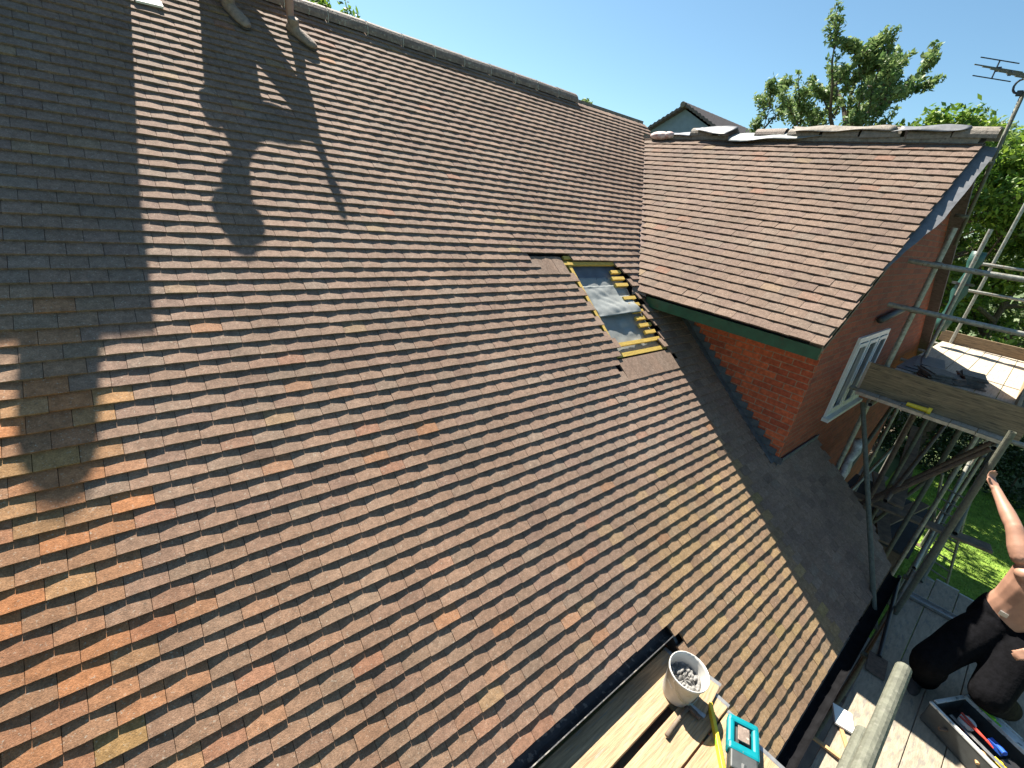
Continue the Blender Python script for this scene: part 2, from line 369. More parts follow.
# back slope of the main roof and of the wing
def back(y, s, n=0): return Vector((2*WX-XE-s*math.cos(PW), y, ZE+s*math.sin(PW)+n))
slab([(13.2, YV, WZ-5.198*TW-.03), (13.2, 6.4, WZ-5.198*TW-.03), (WX, 6.4, WZ-.03), (WX, YV, WZ-.03)], .05, 'wing_back_slope', M['oldroof'], house)
slab([(XE+.12, YV+.03, ZE+.12*TW-.11), (WX, YV+.03, WZ-.11), (WX, 6.0, WZ-.11), (XE+.12, 3.2, ZE+.12*TW-.11)], .04, 'roof_sheathing', M['felt'], wing_roof)
slab([(-3.3, RY, RZ-.03), (8.35, RY, RZ-.03), (8.35, RY+5, RZ-.03-5*T), (-3.3, RY+5, RZ-.03-5*T)], .05, 'back_slope', M['oldroof'], house)

# ridge tiles of the main roof
def half_round(mb, a, b, r, thick=.014, n=10, arc=200):
    a = Vector(a); b = Vector(b); d = (b-a).normalized(); up = Vector((0, 0, 1)); sd = d.cross(up).normalized(); vs = []; fs = []
    for p in (a, b):
        for rr in (r, r-thick):
            for i in range(n+1):
                t = math.radians(-(arc-180)/2 + arc*i/n); vs.append(p + sd*math.cos(t)*rr + up*math.sin(t)*rr)
    w_ = n+1
    for i in range(n):
        fs += [(i, i+1, 2*w_+i+1, 2*w_+i), (w_+i, 3*w_+i, 3*w_+i+1, w_+i+1), (i, w_+i, w_+i+1, i+1), (2*w_+i, 2*w_+i+1, 3*w_+i+1, 3*w_+i)]
    fs += [(0, 2*w_, 3*w_, w_), (n, w_+n, 3*w_+n, 2*w_+n)]
    mb.add(vs, fs)
x = -3.3
while x < 6.25:
    mb = MB(); half_round(mb, (x, RY, RZ-.045+random.uniform(-.004, .004)), (x+.44, RY, RZ-.045+random.uniform(-.004, .004)), .125)
    mb.build('ridge_tile', M['ridge'], main_roof, smooth=False)
    mb = MB(); mb.tube((x+.447, RY, RZ-.045), (x+.457, RY, RZ-.045), .121, n=18); mb.build('mortar_joint', M['mortar'], main_roof)
    x += .46
# bare top course on the unfinished end of the ridge
mb = MB(); mb.bbox(6.2, 8.35, RY-.02, RY+.04, RZ-.05, RZ+.012); mb.build('top_batten', M['ridge2'], main_roof)

# wing ridge: half round tiles, most only laid loose
for i, (ya, yb) in enumerate(((1.10, 1.50), (1.52, 1.95), (2.02, 2.46), (2.49, 2.93), (2.97, 3.41), (3.46, 3.9), (4.62, 5.02))):
    mb = MB(); half_round(mb, (WX+random.uniform(-.01, .02), ya, WZ+.015+random.uniform(-.01, .02)), (WX+random.uniform(-.02, .02), yb, WZ+.015+random.uniform(-.01, .015)), .115)
    mb.build('ridge_tile', M['ridge2'] if i != 5 else M['ridge'], wing_roof)
mb = MB(); mb.bbox(WX-.10, WX+.10, YV+.06, 6.0, WZ-.06, WZ+.012); mb.build('ridge_board', M['ridge2'], wing_roof)

mb = MB(); N_ = 30; vs = []
for i in range(N_+1):
    z_ = ZE-.02+(WZ-ZE)*i/N_; s_ = (z_-Z0)/math.sin(PM); xv = valley_x(s_); y_ = s_*math.cos(PM)
    vs += [mp(xv-.12, s_, -.004), Vector((xv, y_, z_+.012)), wp(y_-.12, (z_-ZE)/math.sin(PW), -.004)]
mb.add(vs, [f_ for i in range(N_) for f_ in ((3*i, 3*i+1, 3*i+4, 3*i+3), (3*i+1, 3*i+2, 3*i+5, 3*i+4))]); o = mb.build('valley_lining', M['valley'], house, smooth=True); so = o.modifiers.new('t', 'SOLIDIFY'); so.thickness = .004

# opening in the main roof
for k in range(13):
    s = 3.545+.1*k
    if k == 0: mb = MB(); mb.box(mp(4.44, s-.03, -.028), (.98, .05, .028), M=Matrix.Rotation(PM, 3, 'X')); mb.build('roof_batten', M['batten'], main_roof); continue
    if k == 1: mb = MB(); mb.box(mp(4.45, s-.0, -.028), (.94, .045, .028), M=Matrix.Rotation(PM, 3, 'X')); mb.build('roof_batten', M['batten'], main_roof); continue
    if k < 12:
        if k not in (8,):
            mb = MB(); L_ = random.uniform(.19, .25); mb.box(mp(4.87-L_/2, s, -.02), (L_, .045, .03), M=Matrix.Rotation(PM, 3, 'X')); mb.build('roof_batten', M['batten'], main_roof)
for s, x0, x1 in ((4.86, 3.96, 4.88), (4.775, 3.9, 4.88)):
    mb = MB(); mb.box(mp((x0+x1)/2, s, -.02), (x1-x0, .045, .03), M=Matrix.Rotation(PM, 3, 'X')); mb.build('roof_batten', M['batten'], main_roof)
mb = MB(); mb.box(mp(4.0, 4.14, -.03), (.05, 1.25, .03), M=Matrix.Rotation(PM, 3, 'X')); mb.build('counter_batten', M['batten'], main_roof)
def crumple(name, x0, x1, s0, s1, n, mt, parent, amp=.012, nx=22, ny=30, fold=None, seed=0):
    r = np.random.default_rng(seed); ph = r.uniform(0, 6.3, (8, 2)); fr = r.uniform(4, 26, (8, 2)); mb = MB(); vs = []; fs = []
    for j in range(ny+1):
        for i in range(nx+1):
            x = x0+(x1-x0)*i/nx; s = s0+(s1-s0)*j/ny
            h = sum(math.sin(fr[q, 0]*x+ph[q, 0]+2*math.sin(3*s))*math.sin(fr[q, 1]*s+ph[q, 1]) for q in range(8))/8*amp*2
            h = abs(h)*1.6
            if fold: h += fold(x, s)
            vs.append(mp(x, s, n+h))
    for j in range(ny):
        for i in range(nx): a = j*(nx+1)+i; fs.append((a, a+1, a+nx+2, a+nx+1))
    mb.add(vs, fs); o = mb.build(name, mt, parent, smooth=True); so = o.modifiers.new('t', 'SOLIDIFY'); so.thickness = .002; return o
crumple('underlay', 3.98, 4.88, 3.5, 4.60, -.062, M['membrane'], main_roof, seed=3)
crumple('underlay', 3.95, 4.9, 4.55, 4.85, -.066, M['slate_blue'], main_roof, amp=.006, seed=5)  # upper underlay coloured dark blue to hold the shade in the opening
flap = crumple('underlay_flap', 4.04, 4.80, 4.02, 4.46, -.04, M['membrane'], main_roof, amp=.012, seed=9, fold=lambda x, s: .05*sm(4.35, 4.02, s)*(.55+.45*math.sin(3*x)))
flap['label'] = 'folded loose flap of grey underlay membrane'

# walls
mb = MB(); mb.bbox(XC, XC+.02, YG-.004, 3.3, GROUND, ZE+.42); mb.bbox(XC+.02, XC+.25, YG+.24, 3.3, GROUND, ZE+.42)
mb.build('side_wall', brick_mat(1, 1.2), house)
XF = 12.95
WXA, WXB, WZA, WZB = 6.93, 8.42, -2.28, -1.16      # window opening in the gable
gy = YG-.004
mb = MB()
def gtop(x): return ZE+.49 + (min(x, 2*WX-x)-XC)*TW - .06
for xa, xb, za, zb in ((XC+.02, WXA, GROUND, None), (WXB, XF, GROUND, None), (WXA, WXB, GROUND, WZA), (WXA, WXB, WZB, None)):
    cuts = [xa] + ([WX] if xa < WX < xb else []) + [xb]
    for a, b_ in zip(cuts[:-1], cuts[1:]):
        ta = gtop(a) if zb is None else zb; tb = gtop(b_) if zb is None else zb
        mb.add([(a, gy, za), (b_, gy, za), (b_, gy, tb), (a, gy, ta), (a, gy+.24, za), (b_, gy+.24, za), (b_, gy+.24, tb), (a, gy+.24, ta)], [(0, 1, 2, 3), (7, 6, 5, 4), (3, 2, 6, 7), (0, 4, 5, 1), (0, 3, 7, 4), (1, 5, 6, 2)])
mb.build('gable_wall', brick_mat(0, .62), house)  # darker copy of the brick, the gable's shade put into its colour
mb = MB(); mb.bbox(XF-.25, XF, YG+.25, 8, GROUND, -2.6); mb.build('far_wall', M['dirtybrick'], house)
mb = MB(); mb.bbox(-3.3, XC-.005, .45, .7, GROUND, -3.9); mb.bbox(-3.3, -3.1, .7, 11, GROUND, -2.6); mb.bbox(XC, 6.9, .45, YG-.01, GROUND, -3.9); mb.build('ground_floor_wall', brick_mat(0), house)
# window
mb = MB(); fy0, fy1 = YG-.035, YG+.06
for a, b_, c, d in ((WXA, WXB, WZA, WZA+.07), (WXA, WXB, WZB-.07, WZB), (WXA, WXA+.07, WZA+.07, WZB-.07), (WXB-.07, WXB, WZA+.07, WZB-.07), (7.36, 7.44, WZA+.07, WZB-.07), (7.86, 7.94, WZA+.07, WZB-.07)): mb.bbox(a, b_, fy0, fy1, c, d)
mb.bbox(WXA-.04, WXB+.04, YG-.09, YG+.05, WZA-.05, WZA-.002)
win = mb.build('window', M['white'], house)
mb = MB(); mb.bbox(WXA+.06, WXB-.06, YG+.0, YG+.02, WZA+.06, WZB-.06); mb.build('pane', M['glass'], win)
mb = MB()
for xa in (6.95, 7.44, 7.94):
    for a, b_, c, d in ((xa, xa+.42, WZA+.08, WZA+.13), (xa, xa+.42, WZB-.13, WZB-.08), (xa, xa+.05, WZA+.13, WZB-.13), (xa+.37, xa+.42, WZA+.13, WZB-.13)): mb.bbox(a, b_, YG-.05, YG-.036, c, d)
mb.build('sash', M['white'], win)
# eaves fascia, soffit and flashing of the wing
mb = MB(); mb.bbox(XE+.035, XE+.06, YV+.02, 3.22, ZE-.15, ZE-.03); mb.build('fascia', M['green'], house)
mb = MB(); mb.bbox(XE+.062, XC-.003, YV+.16, 3.2, ZE-.145, ZE-.125); mb.build('soffit', M['green'], house)
mb = MB()
k = 0
s = 1.78
while s < 4.0:
    p = mp(XC-.012, s, .05); mb.box(p, (.006, .14, .085)); s += .125
    mb.box(mp(XC-.06, s-.08, .022), (.09, .122, .006), M=Matrix.Rotation(PM, 3, 'X'))
mb.build('step_flashing', M['oldlead'], house)
mb = MB(); mb.bbox(XC-.02, 7.05, YG-.03, YG-.018, -2.70, -2.575); mb.build('apron_flashing', M['oldlead'], house)
# undercloak strip hanging out at the verge (upper half of the gable)
mb = MB(); vs = []; N_ = 16
for i in range(N_+1):
    f_ = i/N_; s = SWL*(.33+.67*f_)-.02; wd = .03+.15*sm(0, .5, f_)+random.uniform(-.008, .008)
    a = wp(YV+.05, s, -.045); vs += [a, a+Vector((0, -wd, -.03-.02*random.random()))]
for i in range(N_): pass
mb.add(vs, [(2*i, 2*i+1, 2*i+3, 2*i+2) for i in range(N_)]); o = mb.build('verge_underlay', M['lead'], wing_roof); so = o.modifiers.new('t', 'SOLIDIFY'); so.thickness = .004
mb = MB(); mb.add([wp(YV+.03, .05, -.06), wp(YG-.01, .05, -.06), wp(YG-.01, SWL, -.06), wp(YV+.03, SWL, -.06), wp(YV+.03, .05, -.16), wp(YG-.01, .05, -.16), wp(YG-.01, SWL, -.16), wp(YV+.03, SWL, -.16)], [(3, 2, 1, 0), (4, 5, 6, 7), (0, 1, 5, 4), (2, 3, 7, 6), (1, 2, 6, 5), (3, 0, 4, 7)])
mb.build('verge_board', M['dirtybrick'], wing_roof)

# gutters
def gutter(x0, x1, y, z, r=.06, name='gutter', mt=None):
    mb = MB(); n = 10; vs = []; fs = []
    for xx in (x0, x1):
        for rr in (r, r-.007):
            for i in range(n+1):
                t = math.pi+math.pi*i/n; vs.append((xx, y+math.cos(t)*rr, z+math.sin(t)*rr))
    w_ = n+1
    for i in range(n):
        fs += [(i, 2*w_+i, 2*w_+i+1, i+1), (w_+i, w_+i+1, 3*w_+i+1, 3*w_+i), (i, i+1, w_+i+1, w_+i), (2*w_+i, 3*w_+i, 3*w_+i+1, 2*w_+i+1)]
    fs += [(0, w_, 3*w_, 2*w_), (n, 2*w_+n, 3*w_+n, w_+n)]
    mb.add(vs, fs); return mb.build(name, mt or M['gutter'], house, smooth=False)
ey, ez = NOTCH_S*math.cos(PM), Z0+NOTCH_S*math.sin(PM)
gutter(-3.3, NOTCH_X+.03, ey-.045, ez-.055, .055)
g2 = gutter(NOTCH_X+.05, 6.75, -.085, Z0-.03, .06, mt=M['gutterblack'])
mb = MB(); mb.bbox(-3.3, NOTCH_X+.01, ey+.02, ey+.045, ez-.26, ez-.03); mb.build('fascia', M['black'], house)
mb = MB(); mb.bbox(NOTCH_X+.02, 6.8, .0, .022, Z0-.22, Z0-.03); mb.build('fascia', M['black'], house)
slab([mp(NOTCH_X-.0, 0.02, -.02), mp(NOTCH_X-.0, 1.28, -.02), mp(NOTCH_X-.03, 1.28, -.02), mp(NOTCH_X-.03, .02, -.02)][::-1], -.10, 'verge_board', M['black'], main_roof)
# waste pipe on the gable wall
mb = MB(); mb.tube((7.35, YG-.06, -.95), (8.6, YG-.06, -.86), .04); mb.build('overflow_pipe', M['darkp'], house, smooth=True)

# chimney on the ridge, just out of the picture, throwing the wide shadow on the left
mb = MB(); mb.bbox(-.72, .42, 5.98, 6.75, -.2, 2.49); mb.bbox(-.76, .45, 5.95, 6.78, 2.49, 2.60)
ch = mb.build('chimney', brick_mat(0), house)
for xx in (.08,): 
    mb = MB(); mb.tube((xx, 6.2, 2.60), (xx, 6.2, 3.12), .18, .155, n=20, hollow=.03); mb.build('chimney_pot', M['ridge'], ch)
mb = MB(); mb.tube((-.5, 6.45, 2.60), (-.5, 6.45, 3.0), .14, .12, n=20, hollow=.025); mb.build('chimney_pot', M['ridge'], ch)

# ------------------------------------------------------------------ neighbour, trees
nb_ = thing('neighbour_house', 'distant house with dark tiled gable roof and blue gable end beyond the wing ridge', 'house', (22, 14.76, GROUND))
ax, ay, az = 22, 14.76, 4.70
sl_ = .52
mb = MB(); mb.add([(ax+.3, ay+4, GROUND), (ax+.3, ay-4, GROUND), (ax+.3, ay-4, az-4*sl_-.1), (ax+.3, ay, az-.12), (ax+.3, ay+4, az-4*sl_-.1)]+[(ax+10, ay+4, GROUND), (ax+10, ay-4, GROUND), (ax+10, ay-4, az-4*sl_-.1), (ax+10, ay, az-.12), (ax+10, ay+4, az-4*sl_-.1)],
    [(0, 1, 2, 3, 4), (9, 8, 7, 6, 5), (1, 6, 7, 2), (0, 4, 9, 5)]); mb.build('wall', M['render'], nb_)
for sg in (1, -1):
    nn = 40
    mb = MB()
    vs = []; fs = []
    for i in range(nn+1):
        for j in (0, 1): vs.append((ax+10.2*j, ay+sg*4.4*i/nn, az-4.4*i/nn*sl_+(.05 if i % 2 else 0)))
    for i in range(nn): fs.append((2*i, 2*i+1, 2*i+3, 2*i+2))
    mb.add(vs, fs); o = mb.build('roof', M['oldroof'], nb_); so = o.modifiers.new('t', 'SOLIDIFY'); so.thickness = .12
mb = MB()
for i in range(22): mb.tube((ax-.05+i*.46, ay, az+.03), (ax+.38+i*.46, ay, az+.03), .13, .12, n=10)
mb.build('ridge', M['ridge'], nb_)
mb = MB(); mb.bbox(ax+.2, ax+.28, ay-.9, ay+.9, az-1.5, az-1.38); mb.build('gable_trim', M['slate_blue'], nb_)

def leaf_cloud(name, clumps, n, size, mt, parent, seed=0, flat=.6):
    """clumps: (centre, radius); leaves are small bent quads spread through the clumps"""
    r = np.random.default_rng(seed); vol = np.array([c[1]**2 for c in clumps]); cnt = (vol/vol.sum()*n).astype(int)+4
    V = []; F = []; TT = []
    for (c, rad), m_ in zip(clumps, cnt):
        d = r.normal(size=(m_, 3)); d /= np.linalg.norm(d, axis=1)[:, None]; rr = rad*(r.uniform(0, 1, m_)**.45)
        pos = np.array(c)+d*rr[:, None]*np.array([1, 1, flat+.2])
        base = r.uniform(.1, .6)
        for p in pos:
            a = Vector(r.normal(size=3)).normalized(); up = Vector((0, 0, 1)) if abs(a.z) < .9 else Vector((1, 0, 0))
            nrm = (a+Vector((0, 0, .7))).normalized(); t = nrm.cross(Vector(r.normal(size=3))).normalized(); bt = nrm.cross(t)
            L = size*r.uniform(.6, 1.3); W = L*r.uniform(.35, .55); p = Vector(p); b = len(V)
            V += [p-t*L*.5, p+bt*W*.5-nrm*L*.06, p+t*L*.5-nrm*L*.12, p-bt*W*.5-nrm*L*.06]
            F.append((b, b+1, b+2, b+3)); TT.append(min(1, max(0, base+r.normal()*.22)))
    me = bpy.data.meshes.new(name); me.from_pydata([tuple(v) for v in V], [], F); me.update()
    at = me.attributes.new('tint', 'FLOAT', 'FACE'); at.data.foreach_set('value', np.array(TT, np.float32))
    me.materials.append(mt); o = bpy.data.objects.new(name, me); COL.objects.link(o); attach(o, parent); return o
def tree(label, base, h, spread, n, size, mt, seed, trunk_r=.16, bare=.35, upright=.5, lv=3, group=None, clump=.32, name='tree', nb1=9):
    r = random.Random(seed); t = thing(name, label, 'tree', base, group); mb = MB(); clumps = []
    B = Vector(base); top = B+Vector((r.uniform(-.3, .3), r.uniform(-.3, .3), h*.93))
    pts = [B.lerp(top, i/7)+Vector((r.uniform(-.06, .06), r.uniform(-.06, .06), 0))*h*.1 for i in range(8)]; pts[0] = B
    for i in range(7): mb.tube(pts[i], pts[i+1], trunk_r*(1-i/7.6), trunk_r*(1-(i+1)/7.6), n=8, cap=False)
    def grow(p, d, L, rad, lev):
        q = p+d*L; mid = p.lerp(q, .5)+Vector((r.uniform(-1, 1), r.uniform(-1, 1), r.uniform(-1, 1)))*L*.07
        mb.tube(p, mid, rad, rad*.75, n=6, cap=False); mb.tube(mid, q, rad*.75, rad*.45, n=6, cap=False)
        if lev <= 1: [clumps.append((tuple(p.lerp(q, f_)), clump*r.uniform(.5, 1.15)*(1.15-.5*f_))) for f_ in (.35, .6, .85, 1.05)]
        if lev > 0:
            for k in range(r.choice((3, 4))):
                nd = (d+Vector((r.uniform(-1, 1), r.uniform(-1, 1), r.uniform(-.5, 1)*1.0))*.75).normalized()
                grow(p.lerp(q, r.uniform(.45, 1)), nd, L*r.uniform(.45, .68), rad*.5, lev-1)
    for k in range(nb1):
        f = bare+(1-bare)*(k+r.random()*.7)/nb1; p = B.lerp(top, min(.98, f)); a = k*2.4+r.uniform(-.4, .4)
        env = math.sin(math.pi*min(1, (f-bare)/(1-bare)*.8+.18))
        d = Vector((math.cos(a), math.sin(a), upright+r.uniform(0, .5))).normalized()
        grow(p, d, spread*(.35+.6*env), trunk_r*.4, lv-1)
    clumps.append((tuple(top), clump))
    mb.build('trunk', M['bark'], t); leaf_cloud('crown', clumps, n, size, mt, t, seed); return t
tree('tall loose green tree with gaps of sky rising behind the wing ridge', (17.3, 5.85, GROUND), 10.9, 2.2, 15000, .15, LEAF, 11, bare=.55, upright=1.1, clump=.22, nb1=14)
tree('small wispy sapling top left of the tall tree behind the wing ridge', (17, 8.05, GROUND), 11.1, .75, 1500, .14, LEAF, 5, trunk_r=.08, bare=.80, upright=1.2, lv=2, clump=.26, nb1=6)
tree('lower bushy green tree between the wispy sapling and the tall tree', (17.6, 6.9, GROUND), 9.4, 1.2, 4500, .15, LEAF, 23, bare=.5, upright=.5, clump=.4, nb1=9)
tree('bright green garden tree right of the wing gable behind the scaffold', (16.6, 3.1, GROUND), 8.9, 2.4, 26000, .15, LEAF2, 31, bare=.12, upright=.45, clump=.55, nb1=18)
tree('dense green tree at the right edge beyond the upper scaffold rails', (18.0, .9, GROUND), 8.9, 2.7, 26000, .15, LEAF2, 37, bare=.10, upright=.4, clump=.6, nb1=18)
tree('dark leafy tree behind the two garden trees at the right edge', (20.5, 3.6, GROUND), 9.4, 2.6, 15000, .2, LEAF, 41, bare=.1, upright=.4, clump=.7, nb1=16)
tree('pale green treetop just showing above the main ridge', (5.6, 16.6, GROUND), 10.9, 1.6, 5000, .16, LEAF2, 51, bare=.6, upright=.6, clump=.4)
tree('tiny pair of shoots above the far end of the main ridge', (19, 18.2, GROUND), 11.3, .8, 800, .2, LEAF, 61, trunk_r=.08, bare=.85, upright=1.3, lv=2, clump=.25, nb1=5)
tree('wide dark tree closing the view behind the right edge trees', (24.5, 2.2, GROUND), 9.5, 3.4, 16000, .26, LEAF, 71, bare=.04, upright=.3, clump=.85, nb1=20)
tree('far bushy tree low at the right edge behind the scaffold rails', (23, -2.2, GROUND), 8.5, 3.2, 14000, .26, LEAF, 73, bare=.04, upright=.3, clump=.85, nb1=20)
# hedge
hd = thing('hedge', 'dark clipped hedge at the far end of the garden under the trees', 'hedge', (18.2, -2, GROUND))
rr = random.Random(3); mb = MB()
for i in range(14): mb.tube((18.2+rr.uniform(-.2, .2), -5.5+i*.6, GROUND), (18.2, -5.5+i*.6, GROUND+1.3), .03, .015, n=6)
mb.build('stems', M['bark'], hd)
leaf_cloud('foliage', [((18.2+rr.uniform(-.25, .25), -5.6+i*.3, GROUND+.35+.5*j+rr.uniform(-.1, .1)), .42) for i in range(28) for j in range(4)], 16000, .13, LEAF3, hd, 4)
# shrubs in the bed beyond the gable
for i, (x_, y_, lab) in enumerate(((12.6, 2.6, 'low shrub beside the far corner of the gable wall'), (14.2, 2.7, 'rounded shrub by the garden path, second from the gable'), (15.9, 2.5, 'loose shrub at the far end of the garden path'))):
    sh = thing('shrub', lab, 'shrub', (x_, y_, GROUND), 'shrubs along the garden path'); mb = MB()
    for k in range(7): a = k*.9; mb.tube((x_, y_, GROUND), (x_+math.cos(a)*.4, y_+math.sin(a)*.4, GROUND+.9), .02, .008, n=5)
    mb.build('stems', M['bark'], sh)
    leaf_cloud('foliage', [((x_+rr.uniform(-.5, .5), y_+rr.uniform(-.4, .4), GROUND+rr.uniform(.2, 1.3)), .35) for _ in range(16)], 3500, .11, LEAF, sh, 70+i)
# grass blades
mb = MB(); r = np.random.default_rng(5)
for _ in range(26000):
    x_ = r.uniform(9, 18.3); y_ = r.uniform(-3.2, .98); a = r.uniform(0, 6.28); h = r.uniform(.02, .055)
    mb.add([(x_-.008*math.cos(a), y_-.008*math.sin(a), GROUND), (x_+.008*math.cos(a), y_+.008*math.sin(a), GROUND), (x_+r.normal()*.02, y_+r.normal()*.02, GROUND+h)], [(0, 1, 2)])
tag(mb.build('grass', M['blades']), 'short bright green grass of the lawn below the scaffold', 'grass', kind='stuff')

# ------------------------------------------------------------------ scaffold
sc = thing('scaffold', 'galvanised tube scaffold with guard rails standing beside the brick gable and the eaves', 'scaffold', (7.2, .3, GROUND))
TR = .029
def tube(name, a, b, mt=None, r=TR):
    mb = MB(); mb.tube(a, b, r, n=14, hollow=.004); return mb.build(name, M[mt or 'galv'], sc, smooth=False)
def smooth_by(o):
    return o
def coupler(p):
    mb = MB(); mb.box(p, (.075, .085, .07)); mb.tube(Vector(p)+Vector((.03, -.05, 0)), Vector(p)+Vector((.03, .07, 0)), .012, n=6); mb.tube(Vector(p)+Vector((-.045, .02, .02)), Vector(p)+Vector((.06, .02, .02)), .011, n=6); mb.build('coupler', M['rust'], sc, bevel=.008)
YI, YO = .985, -.27
for xs_ in (7.2, 10.2, 13.05):
    for y_ in (YI, YO):
        top_ = .22 if (y_ == YI and xs_ < 8) else (.95 if xs_ > 12 else .35)
        if y_ == YO and xs_ < 8: top_ = -.05
        tube('standard', (xs_, y_, GROUND+.02), (xs_, y_, top_))
        mb = MB(); mb.bbox(xs_-.075, xs_+.075, y_-.075, y_+.075, GROUND+.009, GROUND+.018); mb.build('base_plate', M['rust'], sc)
        if xs_ != 10.2:
            for z_ in (-.19, -.72, -1.87): coupler((xs_, y_, z_))
for xs_ in (7.145, 13.0):
    for z_ in (-.19, -.715): tube('guard_rail', (xs_, 1.24, z_), (xs_, -1.0, z_-.01))
for z_ in (-.25, -.78): tube('guard_rail', (6.9, YO-.055, z_), (13.4, YO-.055, z_))
for xs_ in (7.26, 8.7, 10.15, 11.6, 12.98): tube('transom', (xs_, 1.26, -1.862), (xs_, -.6, -1.862))
for y_ in (YI-.05, YO+.05): tube('ledger', (6.95, y_, -1.915), (13.4, y_, -1.915))
for y_ in (YI-.05, YO+.05): tube('ledger', (7.75, y_, -4.1), (13.4, y_, -4.1))
# thin raking brace in front of the lower roof, and bracing on the near bay
tube('brace', (7.08, 1.03, -1.96), (5.80, -.17, -3.98), 'galvold', .027)
tube('brace', (7.14, YO-.05, -3.9), (10.2, YO-.05, -2.0), 'galvold')
tube('brace', (9.3, YI, GROUND+.1), (9.3, YO, -2.0), 'galvold'); tube('standard', (8.45, YO+.2, GROUND+.02), (8.45, YO+.2, -1.9)); tube('standard', (9.0, .5, GROUND+.02), (9.0, .5, -1.9), 'galvold')
tube('standard', (8.0, .1, GROUND+.02), (8.0, .1, -1.9), 'galvold')
# lower lift at eaves level
for x_ in (-1.5, .9, 2.5): tube('transom', (x_, .80, -3.215), (x_, -.30, -3.215), 'galvold')
for y_ in (.25, -.16): tube('ledger', (-2.2, y_, -3.268), (2.75, y_, -3.268), 'galvold')
for x_ in (3.2, 5.3, 7.2): tube('transom', (x_, -.16, -3.984), (x_, -1.55, -3.984), 'galvold')
for y_ in (-.30, -1.42): tube('ledger', (2.2, y_, -4.035), (7.6, y_, -4.035), 'galvold')
for x_, y_ in ((-1.45, -.245), (2.86, -1.48), (-1.45, -1.48)): tube('standard', (x_, y_, GROUND+.02), (x_, y_, -1.3), 'galvold')
tube('standard', (6.2, -.245, GROUND+.02), (6.2, -.245, -1.5), 'galvold')
tube('guard_rail', (-2.0, -.202, -1.638), (2.252, -.202, -1.638), 'galvold')
tube('guard_rail', (-2.0, -.195, -1.87), (2.04, -.195, -1.87), 'galvold')
tube('guard_rail', (-2.0, -1.535, -3.0), (7.0, -1.535, -3.0), 'galvold')

def board(x0, x1, y0, y1, z, label, mt='board', group=None, rz=0, name='scaffold_board', along='x', th=.038):
    c = Vector(((x0+x1)/2, (y0+y1)/2, z)); o = thing(name, label, 'board', tuple(c), group)
    mb = MB(); mb.box(c+Vector((0, 0, th/2)), (x1-x0, y1-y0, th)); b = mb.build('plank', M[mt], o, bevel=.004)
    if along == 'x':
        for e in (x0, x1):
            mb = MB(); mb.bbox(e-.0015 if e == x0 else e-.03, e+.03 if e == x0 else e+.0015, y0-.0015, y1+.0015, z-.001, z+th+.0015); mb.build('end_band', M['steel'], o)
    o.rotation_euler.z = rz
    return o
ZD = -3.188
# notch boards
names = ['sunlit scaffold board nearest the roof gutter, white bucket at its end', 'second scaffold board from the roof gutter with a yellow level lying across its end', 'third scaffold board from the gutter, teal power tool on its end', 'fourth scaffold board from the gutter in the roof notch']
for i, (y0, y1, x1) in enumerate(((.60, .865, 2.80), (.335, .55, 2.80), (.10, .322, 2.76), (-.128, .09, 2.72))):
    board(-2.0, x1, y0, y1, ZD, names[i], 'board', 'boards of the eaves platform', name='scaffold_board')
lb = board(2.52, 2.86, .42, .66, ZD+.042, 'short offcut of board under the bucket overlapping the board ends', 'board', None, rz=R_(8), name='board_offcut', th=.02)
labs = ['sun and shade crossed eaves board with the white tile offcut on it', 'dusty board of the lower walkway, second from the roof edge', 'middle board of the lower walkway where the shirtless man stands', 'fourth board of the lower walkway beneath the tool tray', 'outermost board of the lower walkway at the bottom right corner']
xe = [7.36, 7.45, 7.40, 7.5, 7.42]
ZR = -3.958
for i in range(5):
    y1 = -.215-i*.232; y0 = y1-.225
    board(3.0-.1*(i % 2), xe[i], y0, y1, ZR, labs[i], 'boarddirty' if i < 9 else 'board', 'boards of the lower walkway')
# upper platform boards run along X; their ends show below the toe board
ul = ['innermost upper platform board against the brick gable', 'second upper platform board from the gable with stacked tiles on it', 'third upper platform board from the gable', 'fourth upper platform board from the gable', 'fifth upper platform board from the gable, by the right edge', 'outermost upper platform board past the outer pole']
for i in range(6):
    y1 = 1.12-i*.232; y0 = y1-.225
    board(6.90+random.uniform(-.02, .02), 13.15, y0, y1, -1.838, ul[i], 'palewood', 'boards of the upper scaffold platform')
o = thing('toe_board', 'weathered brown toe board across the near end of the upper platform', 'board', (7.14, .4, -1.797)); mb = MB(); mb.box((7.11, .40, -1.797+.18), (.038, 1.52, .358)); mb.build('plank', M['toe'], o, bevel=.004)
mb = MB(); mb.box((7.11, 1.147, -1.617), (.042, .03, .362)); mb.build('end_band', M['steel'], o)
o = thing('toe_board', 'brown toe board across the far end of the upper platform', 'board', (13.0, .4, -1.797)); mb = MB(); mb.box((13.1, .40, -1.797+.112), (.038, 1.6, .222)); mb.build('plank', M['toe'], o, bevel=.004)
o = thing('toe_board', 'toe board along the outer side of the upper platform at the right edge', 'board', (10, -.3, -1.797)); mb = MB(); mb.box((10.1, -.235, -1.797+.112), (5.9, .036, .222)); mb.build('plank', M['board'], o, bevel=.004)

